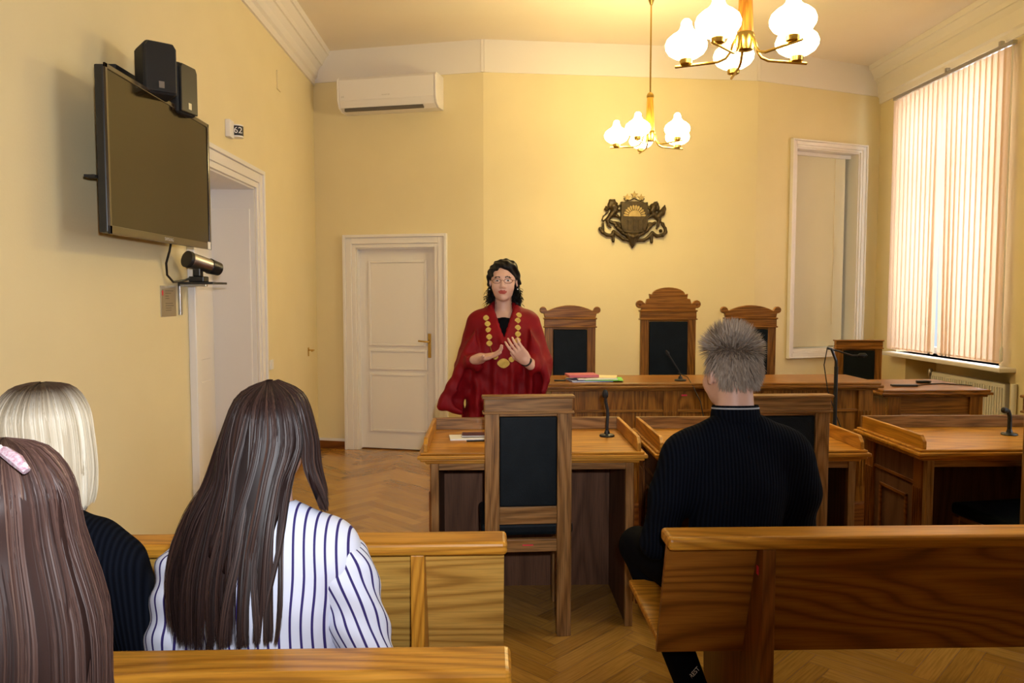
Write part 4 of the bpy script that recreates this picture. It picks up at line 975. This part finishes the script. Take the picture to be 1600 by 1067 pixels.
# hollow sleeve mouths
R_.cap((-.20,-.155,1.06),(-.235,-.13,.90), .030,.055, k=.01, mode='sub'); R_.cap((.17,-.16,1.06),(.185,-.13,.93), .028,.040, k=.01, mode='sub')
def folds(P):
    x, y, z = P[...,0], P[...,1], P[...,2]
    a = np.clip((1.28-z)/.35, 0, 1); e_ = np.where(np.abs(x) > .23, .3, 1.0); s = .012*a*e_*np.sin(x*64+3*np.sin(z*3.1)+1.5)+.005*a*e_*np.sin(x*125+z*5)+.0035*np.clip((1.35-z)/.3,0,1)*np.sin((x*.7+z*1.2)*46+6*x)
    return s
R_.disp(folds)
robe = R_.build('robe', M['robe'], J, smooth_it=1)
S2 = SDF((-.12,-.16,1.22),(.12,.12,1.46), .006); S2.ell((0,-.02,1.30), (.075,.095,.085), .02); S2.cap((0,.0,1.5),(0,-.01,1.40), .062, k=.01, mode='sub')
S2.build('undershirt', M['blackcloth'], J)
# chain of office
ch_m = M['gold']
def cpos(cx, cy): x = ((cx/3.81)-107)*.00371; z = 1.5-((cy/3.81)-70)*.00371; y = R_.front(x, z); return x, (y if y is not None else -.14)-.006, z
prev = None
order = [(305,403),(314,437),(319,472),(323,511),(324,548),(335,590),(358,624),(405,662),(452,640),(475,585),(488,530),(489,495),(489,459),(489,418),(496,388)]
chn = bpy.data.objects.new('chain_of_office', None); COL.objects.link(chn); chn.parent = J; chn['label'] = 'gold chain of office with oval links and large medallion'
lk = []
for i, (cx_, cy_) in enumerate(order):
    x, y, z = cpos(cx_, cy_); lk.append((x,y,z))
    if i in (5, 9): continue
    big = (i == 7); Mr = Matrix.Rotation(PI/2, 3, 'X')
    w_, h_ = (.034,.026) if big else (.0165,.0155)
    b = MB(); n = 20; pr = []
    for q in range(n):
        a = 2*PI*q/n; rr = 1+(.05*math.cos(4*a) if big else .03*math.cos(4*a)); pr.append((w_*rr*math.cos(a), h_*rr*math.sin(a)))
    b.prism(pr, -.006, .002, 'y'); b.prism([(p*.72, q*.72) for p, q in pr], -.0085, -.006, 'y')
    b.build('medallion' if big else 'chain_plate', ch_m, chn, bevel=.001, loc=(x,y,z))
b = MB(); b.tube([(x,y+.003,z) for x,y,z in lk], .0022, 6); b.build('link_wire', M['brass'], chn)
# glasses, earrings, watch
def hp(p): return tuple(tp(HT, p))
b = MB()
for s in (-1,1):
    ring = [hp((s*.033+.024*math.cos(a), -.1035+.006*abs(math.cos(a)), .001+.0145*math.sin(a)*(1 if math.sin(a) < 0 else .85))) for a in np.linspace(0,2*PI,25)]
    b.tube(ring, .0013, 6); b.tube([hp((s*.057,-.098,.004)), hp((s*.079,-.06,.006)), hp((s*.081,.0,.006))], .0016, 6)
b.tube([hp((-.009,-.1035,.003)), hp((0,-.107,.005)), hp((.009,-.1035,.003))], .0013, 6)
b.build('glasses', mat('glasses_frame', (.10,.03,.015), .3, .4), J, smooth=True)
for s in (-1,1): MB().lathe([(.001,-.004),(.0042,-.002),(.0042,.002),(.001,.004)], hp((s*.083,.002,-.046)), 10).build('earring', mat('pearl', (.85,.85,.85), .15), J, smooth=True)
w0 = np.array(WR2); dd = np.array(WR2)-np.array(EL2); dd /= np.linalg.norm(dd); w0 = w0+dd*.006
MB().cyl(w0-dd*.010, w0+dd*.010, .0315, .0310, 20).build('wristwatch', M['black'], J, smooth=True)
# hair: cap volume plus curls
HS = SDF((-.17,-.17,1.36),(.17,.20,1.75), .0048)
HS.ell((0,.026,.042), (.088,.100,.088), .01, T=HT); HS.ell((.018,-.020,.085), (.06,.06,.035), .03, T=HT)
for s in (-1,1): HS.cap((s*.074,.010,.05),(s*.083,.02,-.015), .020,.017, k=.02, T=HT)
HS.cap((0,.09,.02),(0,.085,-.10), .06,.05, k=.04, T=HT); HS.cap((.04,.07,-.02),(.075,.05,-.125), .042,.028, k=.03, T=HT); HS.cap((-.04,.07,-.02),(-.078,.045,-.11), .040,.018, k=.03, T=HT)
HS.cap((.075,.05,-.11),(.088,.03,-.15), .026,.010, k=.01, T=HT)
# open the face
HS.ell((.0,-.095,-.020), (.064,.085,.088), .008, 'sub', T=HT)
HS.ell((-.012,-.105,.040), (.045,.06,.040), .008, 'sub', T=HT)
HS.disp(lambda P: .0028*np.sin(P[...,0]*170+P[...,2]*60)+.003*np.sin(P[...,2]*150+P[...,0]*90+P[...,1]*60))
HS.build('hair', HK, J, smooth_it=1, attr=lambda v: {'tint': .5+.5*np.sin(v[:,0]*300), 'root': v[:,0]*0})
cvs = {-1: [], 1: []}
for i in range(260):
    s = random.choice((-1,1)); cv = cvs[s]; a = random.uniform(0,1); y0 = random.uniform(.0,.09)
    p0 = np.array([s*random.uniform(.05,.085), y0, random.uniform(-.06,.0)]); L0 = random.uniform(.06,.13); t = np.linspace(0,1,14)
    ph = random.uniform(0,6.28); fq = random.uniform(9,14); am = .006+.007*t
    P = p0[None]+np.stack([s*t*random.uniform(.0,.035)+am*np.sin(fq*t+ph), am*np.cos(fq*t+ph)-.02*t, -L0*t], 1); cv.append(np.array([tp(HT, p) for p in P]))
for s in (-1,1): strands('loose_curls', cvs[s], HK, J, .004, center=tuple(tp(HT,(0,.03,0))))
for s in (-1,1):
    Sh = SDF((s*.09-.07,-.24,0.0),(s*.09+.07,.12,.12), .006); Sh.cap((s*.08,.03,.045),(s*.09,-.15,.035), .042,.03, k=.02); Sh.build('shoe', M['shoe'], J)

# ---- seated man (back view)
sc = 1.10
Mn = person('man with spiky ash-blond hair in a dark ribbed sweater, seated seen from behind', (.806, 2.475, .452))
Mn.rotation_euler.z = math.radians(3)
armsM = [((-.165,-.02,.455),(-.228,.03,.205),(-.15,.27,.15)), ((.165,-.02,.455),(.222,.03,.205),(.15,.27,.15))]
HTm = T4((-.005,.045,.785), rz=PI+math.radians(9), rx=math.radians(3), s=1.02)
S = SDF((-.40,-.20,-.48),(.40,.82,.98), .0062)
legsM = [((-.190,.40,.07),(-.085,.03,-.34)), ((.12,.43,.075),(.10,.06,-.34))]
seated(S, 'body', off=-.012, sc=sc, arms=armsM, legs=legsM); head(S, HTm)
S.cap((0,.015,.76),(0,.0,.58), .056,.066, k=.03)
for i, (a,b,c) in enumerate(armsM):
    hand(S, aim(np.array(c)*sc, (.1 if i==0 else -.35,.9,-.12), (0,.1,1), 1.05), (12,16,18,20), side=(1 if i == 0 else -1))
S.build('body', M['skin2'], Mn, smooth_it=1)
S = SDF((-.40,-.20,-.02),(.40,.40,.72), .0062)
seated(S, 'top', off=.006, sc=sc, arms=armsM)
for s in (-1,1):
    S.cap((s*.175,-.02,.520),(s*.220,-.01,.40), .056,.060, k=.06)
    S.cap((s*.06,-.02,.59),(s*.165,-.02,.54), .045,.050, k=.06)
S.cap((0,.005,.58),(0,.008,.615), .078,.068, k=.03); S.cap((0,.010,.655),(0,.03,.82), .062,.10, k=.01, mode='sub')
S.disp(lambda P: .003*np.sin(P[...,2]*38+P[...,0]*25)*np.clip((.25-P[...,2])/.2,0,1)+.002*np.sin(P[...,0]*30+P[...,2]*22))
S.build('sweater', M['rib'], Mn, smooth_it=1)
Cn = Matrix.Rotation(math.radians(-6),3,'X')
MB().lathe([(.084,-.035),(.079,-.012),(.0745,.016),(.0725,.018),(.070,.016),(.071,-.03)], (0,.006,.668), 40, 0, Cn).build('collar', M['rib'], Mn, smooth=True)
MB().lathe([(.0762,.006),(.0766,.0085),(.0756,.011),(.073,.0085)], (0,.006,.668), 40, 0, Cn).build('collar_piping', mat('grey_piping', (.35,.36,.40), .7), Mn, smooth=True)
S = SDF((-.36,-.20,-.46),(.32,.62,.26), .007); seated(S, 'trousers', off=.008, sc=sc, legs=legsM); STR = S; S.build('trousers', M['blackcloth'], Mn)
shoes(Mn, sc, legsM)
cv = []; tn = []
for i in range(6500):
    # scalp direction (back, sides, crown; face kept free)
    th = random.uniform(0, 2*PI); cz = random.uniform(-.62, 1); 
    d_ = np.array([math.sqrt(1-cz*cz)*math.cos(th), math.sqrt(1-cz*cz)*math.sin(th), cz])
    if d_[1] < -.25 and cz < .55: continue
    if cz < -.45 and d_[1] < .35: continue
    if abs(d_[0]) > .80 and cz < -.12 and d_[1] < .35: continue
    p = np.array([0,.014,.030])+d_*np.array([.074,.094,.083])
    crown = max(0, (cz-.35)/.65); Ln = .022+.036*crown+random.uniform(0,.010)
    Ln *= (1+.35*max(0,d_[1]*-1)*crown)
    g = d_*(.55+.75*crown)+np.array([0,.15,-1.0+1.5*crown])*(1.0 if cz < .75 else .9)+rng.normal(0,.12+.14*crown,3); g /= np.linalg.norm(g)
    t = np.linspace(0,1,5)[:,None]; q = p+d_*.001+g*Ln*t+d_*(.006*t)+np.array([0,0,-.006])*t*t*(1-crown)
    cv.append(np.array([tp(HTm, x) for x in q])); tn.append(np.clip(random.gauss(.45+.25*crown, .22), 0, 1))
strands('hair', cv, HG, Mn, .0024, center=tuple(tp(HTm,(0,.014,.0))), tints=tn)
S = SDF((-.13,-.16,.66),(.13,.20,.98), .005); S.ell((0,.020,.034), (.0775,.0955,.087), .01, T=HTm); S.ell((0,-.115,-.02), (.10,.085,.105), .01, 'sub', T=HTm); S.ell((0,.02,-.095), (.12,.12,.055), .02, 'sub', T=HTm)
S.build('hair_undercoat', hair_mat('ash_hair_base', [(.09,.062,.045),(.13,.095,.07)], .7, spec=.2), Mn, attr=lambda v: {'tint': .5+.5*np.sin(v[:,0]*500), 'root': v[:,0]*0})
_y = STR.front(-.118,-.25); text('trouser_print', 'EVEREST', .020, M['paper'], Mn, (-.118,_y-.004,-.25), (math.radians(52),math.radians(-48),0), .0006)

# ---- seated women
def long_strands(guides, n, ns=22, thick=.022, uj=0.0, tipvar=.1, wav=.004, clump=9):
    cv = []; tn = []; cl = [(random.random(), random.random()) for _ in range(clump*8)]
    for i in range(n):
        u = random.random(); end = 1-random.random()**2*tipvar; tv = np.linspace(0, end, ns); P = surf(guides, u, tv)
        dep = random.random()*thick; ctr = np.array([0,.02,0]); out = P-ctr; out[:,2] = 0; out /= np.linalg.norm(out,axis=1)[:,None]+1e-6
        P = P-out*dep*np.clip(tv*3,0,1)[:,None]
        cid = int(u*26); ph = cid*2.4; amp = wav*(.4+1.2*math.sin(cid*7.7)**2)*tv**1.3; P = P+np.stack([amp*(np.sin(ph+tv*6)+.35*np.sin(ph*2+tv*15)-math.sin(ph)), amp*.6*np.cos(ph*1.3+tv*7), 0*tv], 1)+rng.normal(0,.0012,3)*np.clip(tv*4,0,1)[:,None]
        # clump towards nearest of a few u centres at the tips
        c = min(cl, key=lambda q: abs(q[0]-u)); Q = surf(guides, c[0], tv); P += (Q-P)*(.55*tv**2)[:,None]*(c[1]*.7+.3)*np.array([1,.3,0])
        cv.append(P); tn.append(np.clip(.18+.45*(.5+.5*math.sin(u*37+2*math.sin(u*91)))*random.uniform(.6,1.3)+random.gauss(0,.16),0,1))
    return cv, tn
def sheet_mesh(name, guides, mat_, parent, thick=.02, nu=40, nv=26, inset=.005, tend=.8):
    us = np.linspace(0,1,nu); tv = np.linspace(0,tend,nv); ctr = np.array([0,.02,0]); O = []; I_ = []
    for u in us:
        P = surf(guides, u, tv*(.84+.16*math.sin(u*43)*math.sin(u*17+1))); out = P-ctr; out[:,2] *= .4; out /= np.linalg.norm(out,axis=1)[:,None]+1e-6
        O.append(P-out*inset); I_.append(P-out*(inset+thick*np.clip(tv*5,0,1)*np.clip((1.02-tv)*8,0.02,1))[:,None])
    V = np.concatenate([np.array(O).reshape(-1,3), np.array(I_).reshape(-1,3)]); n = nu*nv; F = []
    for i in range(nu-1):
        for j in range(nv-1):
            a = i*nv+j; F.append((a,a+1,a+nv+1,a+nv)); F.append((n+a,n+a+nv,n+a+nv+1,n+a+1))
    for i in range(nu-1): a = i*nv; F.append((a,a+nv,n+a+nv,n+a)); a += nv-1; F.append((a,n+a,n+a+nv,a+nv))
    for j in range(nv-1): a = j; F.append((a,n+a,n+a+1,a+1)); a = (nu-1)*nv+j; F.append((a,a+1,n+a+1,n+a))
    return npmesh(name, V, F, mat_, parent, attr=lambda v: {'tint': np.tile(np.repeat(rng.random(nu)*.35, nv), 2), 'root': np.tile(np.tile(tv, nu), 2)})

def woman(label, loc, hz, top_off=.006, rotz=0, headyaw=0, arms=None, sc=1.0, top_mat=None, stripes=False, skin=None, ty=.03):
    W = person(label, loc, rotz)
    HTw = T4((0,ty,hz-loc[2]), rz=PI+headyaw)
    S = SDF((-.36,-.20,-.48),(.36,.78,.90), .0068); seated(S, 'body', off=-.010, sc=sc, arms=arms); head(S, HTw); S.cap((0,.01,hz-loc[2]-.06),(0,-.01,.50*sc), .047,.055, k=.03)
    A = arms or [((-.19,-.02,.49),(-.235,.02,.22),(-.13,.25,.16)), ((.19,-.02,.49),(.235,.02,.22),(.13,.25,.16))]
    for i, (a,b,c) in enumerate(A): hand(S, aim(np.array(c)*sc, (.45 if i==0 else -.45,.85,-.15), (0,.1,1), .95), (12,16,18,20), side=(1 if i == 0 else -1))
    S.build('body', skin or M['skin2'], W, smooth_it=1)
    S = SDF((-.34,-.20,-.46),(.34,.62,.26), .007); seated(S, 'trousers', off=.006, sc=sc); S.build('trousers', M['denim'], W)
    shoes(W, sc)
    return W, HTw, A
# striped shirt woman
scs = 1.0
armsS = [((-.170,-.02,.445),(-.225,-.01,.20),(-.16,.23,.14)), ((.165,-.02,.445),(.228,-.01,.20),(.17,.23,.14))]
Ws, HTs, A = woman('woman with very long dark brown hair in a white shirt with navy stripes', (-.488, 1.685, .452), 1.187, arms=armsS, sc=scs)
S = SDF((-.30,-.22,.0),(.30,.20,.62), .0058); seated(S, 'torso', off=.012, sc=scs)
S.cap((0,0,.545),(0,.0,.585), .060,.056, k=.02); S.cap((0,.0,.55),(0,.02,.70), .052,.07, k=.004, mode='sub')
S.cap((-.14,-.02,.475),(.14,-.02,.475), .058, k=.05)
S.disp(lambda P: .0035*np.sin(P[...,2]*55+P[...,0]*40+2*np.sin(P[...,0]*25))*np.clip((.30-P[...,2])/.25,0,1)*np.clip(np.abs(P[...,0])/.12,0.2,1)+.0018*np.sin(P[...,0]*60+P[...,2]*30))
S.build('shirt', M['stripe'], Ws, smooth_it=2, attr=lambda v: {'stripe': 5+v[:,0]*(1+.12*np.clip((.46-v[:,2])/.4,0,1))+.003*np.sin(v[:,2]*24)+.006*np.clip((.22-v[:,2])/.15,0,1)*np.sin(v[:,2]*75)*np.clip((v[:,0]-.06)/.1,0,1)})
for i, (a,b,c) in enumerate(armsS):
    S = SDF((min(a[0],b[0],c[0])-.09,-.15,.08),(max(a[0],b[0],c[0])+.09,.32,.58), .0058)
    S.cap(np.array(a)*scs+np.array([0,0,.002]), b, .068,.058, k=.03); S.cap(b, c, .057,.040, k=.03)
    S.disp(lambda P: .0045*np.sin(P[...,2]*70+P[...,1]*60+P[...,0]*30))
    aa, bb = np.array(a), np.array(b)
    def sl_attr(v, aa=aa, bb=bb, sgn=(-1 if i == 0 else 1)):
        ax_ = (bb-aa)/np.linalg.norm(bb-aa); side_ = np.cross(ax_, (0,1,0)); side_ /= np.linalg.norm(side_); fr = np.cross(ax_, side_)
        d_ = v-aa; ang = np.arctan2(d_@fr, d_@side_); ang = np.mod(ang+PI/2, 2*PI)
        return {'stripe': 5+ang*.058+.03*np.clip((.49-v[:,2])/.3,0,1)}
    S.build('sleeve', M['stripe'], Ws, smooth_it=2, attr=sl_attr)
hc = hz0 = 1.187-.452
def lg(pts, dx=0, cy=.03): return [(x+dx, y+cy, z+hc) for x,y,z in pts]
GS = [lg(p) for p in [
 [(-.008,.05,.118),(-.060,.06,.088),(-.094,.05,.0),(-.104,.0,-.08),(-.145,-.06,-.16),(-.180,-.10,-.25),(-.178,-.125,-.34)],
 [(-.010,.02,.122),(-.070,.00,.090),(-.100,-.02,.0),(-.108,-.07,-.08),(-.138,-.12,-.16),(-.162,-.155,-.26),(-.150,-.185,-.385)],
 [(-.006,-.02,.123),(-.050,-.075,.085),(-.075,-.095,.0),(-.078,-.125,-.08),(-.095,-.150,-.16),(-.112,-.180,-.27),(-.108,-.205,-.40)],
 [(.0,-.03,.123),(-.005,-.098,.080),(-.010,-.122,.0),(-.018,-.140,-.08),(-.032,-.165,-.17),(-.045,-.190,-.28),(-.045,-.210,-.395)],
 [(.006,-.02,.123),(.045,-.088,.082),(.058,-.108,.0),(.040,-.135,-.08),(.028,-.165,-.17),(.022,-.190,-.28),(.022,-.210,-.385)],
 [(.010,.00,.122),(.070,-.045,.086),(.088,-.070,.0),(.068,-.110,-.08),(.056,-.150,-.17),(.054,-.180,-.27),(.060,-.205,-.385)]]]
GS2 = [lg(p) for p in [
 [(.010,.00,.122),(.070,-.030,.088),(.096,-.040,.0),(.100,-.050,-.06),(.118,-.05,-.115),(.134,-.045,-.165)],
 [(.010,.03,.121),(.068,.030,.086),(.096,.020,.0),(.104,.010,-.06),(.116,.0,-.11),(.128,-.01,-.155)],
 [(.008,.06,.112),(.055,.075,.08),(.082,.07,.0),(.092,.06,-.06),(.095,.05,-.11),(.10,.05,-.15)]]]
def make_hair(parent, sets, m_, width, tend=.8, thick=.022, wavs=None, **kw):
    cv = []; tn = []
    for q, (G, n) in enumerate(sets):
        if wavs: kw['wav'] = wavs[q]
        c, t = long_strands(G, n, thick=thick, **kw); cv += c; tn += t
    h_ = strands('hair', cv, m_, parent, width, center=(0,.05,hc), tints=tn)
    for G, n in sets: sheet_mesh('hair_lock', G, m_, h_, thick*.9, tend=tend)
    return h_
make_hair(Ws, [(GS, 7500), (GS2, 2200)], HB, .0022, thick=.022, tipvar=.24, wavs=(.014,.003), tend=.82)
def hair_cap(parent, m_, hz, r=(.0775,.097,.083)):
    S = SDF((-.13,-.12,hz-.14),(.13,.20,hz+.16), .006); S.ell((0,.012,.032), r, .01, T=T4((0,.03,hz), rz=PI)); S.ell((0,-.12,-.03), (.075,.09,.11), .01, 'sub', T=T4((0,.03,hz), rz=PI))
    S.build('hair_undercoat', m_, parent, attr=lambda v: {'tint': .2+.2*np.sin(v[:,0]*300), 'root': v[:,0]*0})
hair_cap(Ws, HB, hc)
# blonde woman
Wb, HTb, A = woman('woman with bleached blonde hair and dark roots in a black cardigan', (-.995, 1.70, .452), 1.178, arms=[((-.18,-.02,.455),(-.23,.0,.20),(-.15,.23,.14)), ((.175,-.02,.455),(.225,.03,.20),(.22,.27,.13))])
S = SDF((-.34,-.22,.0),(.34,.36,.62), .007)
seated(S, 'top', off=.010, sc=1.0, arms=[((-.18,-.02,.455),(-.23,.0,.20),(-.15,.23,.14)), ((.175,-.02,.455),(.225,.03,.20),(.22,.24,.13))]); S.cap((0,-.03,.56),(0,.02,.70), .062,.07, k=.01, mode='sub')
S.build('cardigan', M['rib'], Wb)
MB().tube([(.085,.02,.575),(.095,-.06,.555),(.105,-.125,.50),(.10,-.15,.40)], .010, 8).build('bag_strap', mat('grey_strap', (.22,.22,.22), .5), Wb, smooth=True)
MB().tube([(.085,-.13,.085),(.10,-.125,.10),(.115,-.115,.07)], .022, 8).build('waistband', mat('light_denim', (.20,.28,.38), .8), Wb, smooth=True)
def bob(w, tail, fw, n=7, side=1.0, back=-.118):
    G = []
    for i in range(n):
        a = -1.9+3.8*i/(n-1); s_, c_ = math.sin(a), math.cos(a)
        G.append(lg([(.006*s_,-.01*c_,.128),(.058*s_,-.072*c_,.115),(w*.90*s_,-.112*c_*(1 if c_>0 else .7),.068),(w*s_,back*c_*(.95 if c_>0 else .6),.0),(w*1.04*s_,back*1.02*c_*(1 if c_>0 else .6),-.06),(w*1.03*s_,back*1.0*c_*(1 if c_>0 else .6),tail*.75),(w*.98*s_,back*.96*c_*(1 if c_>0 else .6),tail)]))
    return G
hc_save = hc; hc = 1.178-.452
cvG = bob(.103, -.150, 1)
make_hair(Wb, [(cvG, 6000)], HBL, .0020, thick=.014, tipvar=.14, wav=.003, tend=.88)
hair_cap(Wb, mat('bleached_undercoat', (.16,.115,.07), .8, spec=.1), hc)
# foreground woman
hc = 1.185-.452
Wf, HTf, A = woman('woman with long chestnut hair and a glittering hair clip, nearest the camera', (-.640, .985, .452), 1.185, sc=.93)
S = SDF((-.34,-.22,.0),(.34,.36,.62), .007); seated(S, 'top', off=.010, sc=.93); S.build('blouse', mat('grey_blouse', (.15,.15,.18), .8), Wf)
GF = []
for i in range(8):
    a = -1.75+3.5*i/7; s_, c_ = math.sin(a), math.cos(a)
    GF.append(lg([(.006*s_,.0,.128),(.055*s_,-.070*c_,.114),(.088*s_,-.110*c_*(1 if c_>0 else .7),.068),(.096*s_,-.116*c_*(1 if c_>0 else .6),.0),(.126*s_,-.128*c_*(1 if c_>0 else .5)-.012,-.10),(.140*s_,-.128*c_*(1 if c_>0 else .3)-.035,-.20),(.165*s_,-.140*c_*(1 if c_>0 else .3)-.045,-.30),(.175*s_,-.15*c_*(1 if c_>0 else .3)-.055,-.42)]))
make_hair(Wf, [(GF, 9000)], HB2, .0019, thick=.02, tipvar=.14, wav=.014, tend=.85)
hair_cap(Wf, HB2, hc)
# hair clips of the foreground woman (worn: children)
b = MB().tube([(.028,-.028,hc+.1255),(.045,-.034,hc+.122),(.062,-.040,hc+.113),(.076,-.044,hc+.100)], [.004,.007,.008,.005], 8)
cl = b.build('hair_clip', noisy('glitter_silver', (.75,.72,.78), (.55,.25,.35), 260, .25, metal=.4), Wf, smooth=True)
b = MB(); 
for i in range(6):
    f = i/5; b.lathe([(.001,-.004),(.004,0),(.001,.004)], (.031+.043*f,-.032-.012*f,hc+.132-.025*f), 8)
b.build('clip_stone', mat('clip_stones', (.9,.85,.95), .1), cl, smooth=True)
MB().lathe([(.004,-.006),(.014,-.004),(.016,.002),(.006,.008)], (.018,-.068,hc+.106), 12).build('hair_slide', mat('pink_plastic', (.85,.10,.28), .35), Wf, smooth=True)
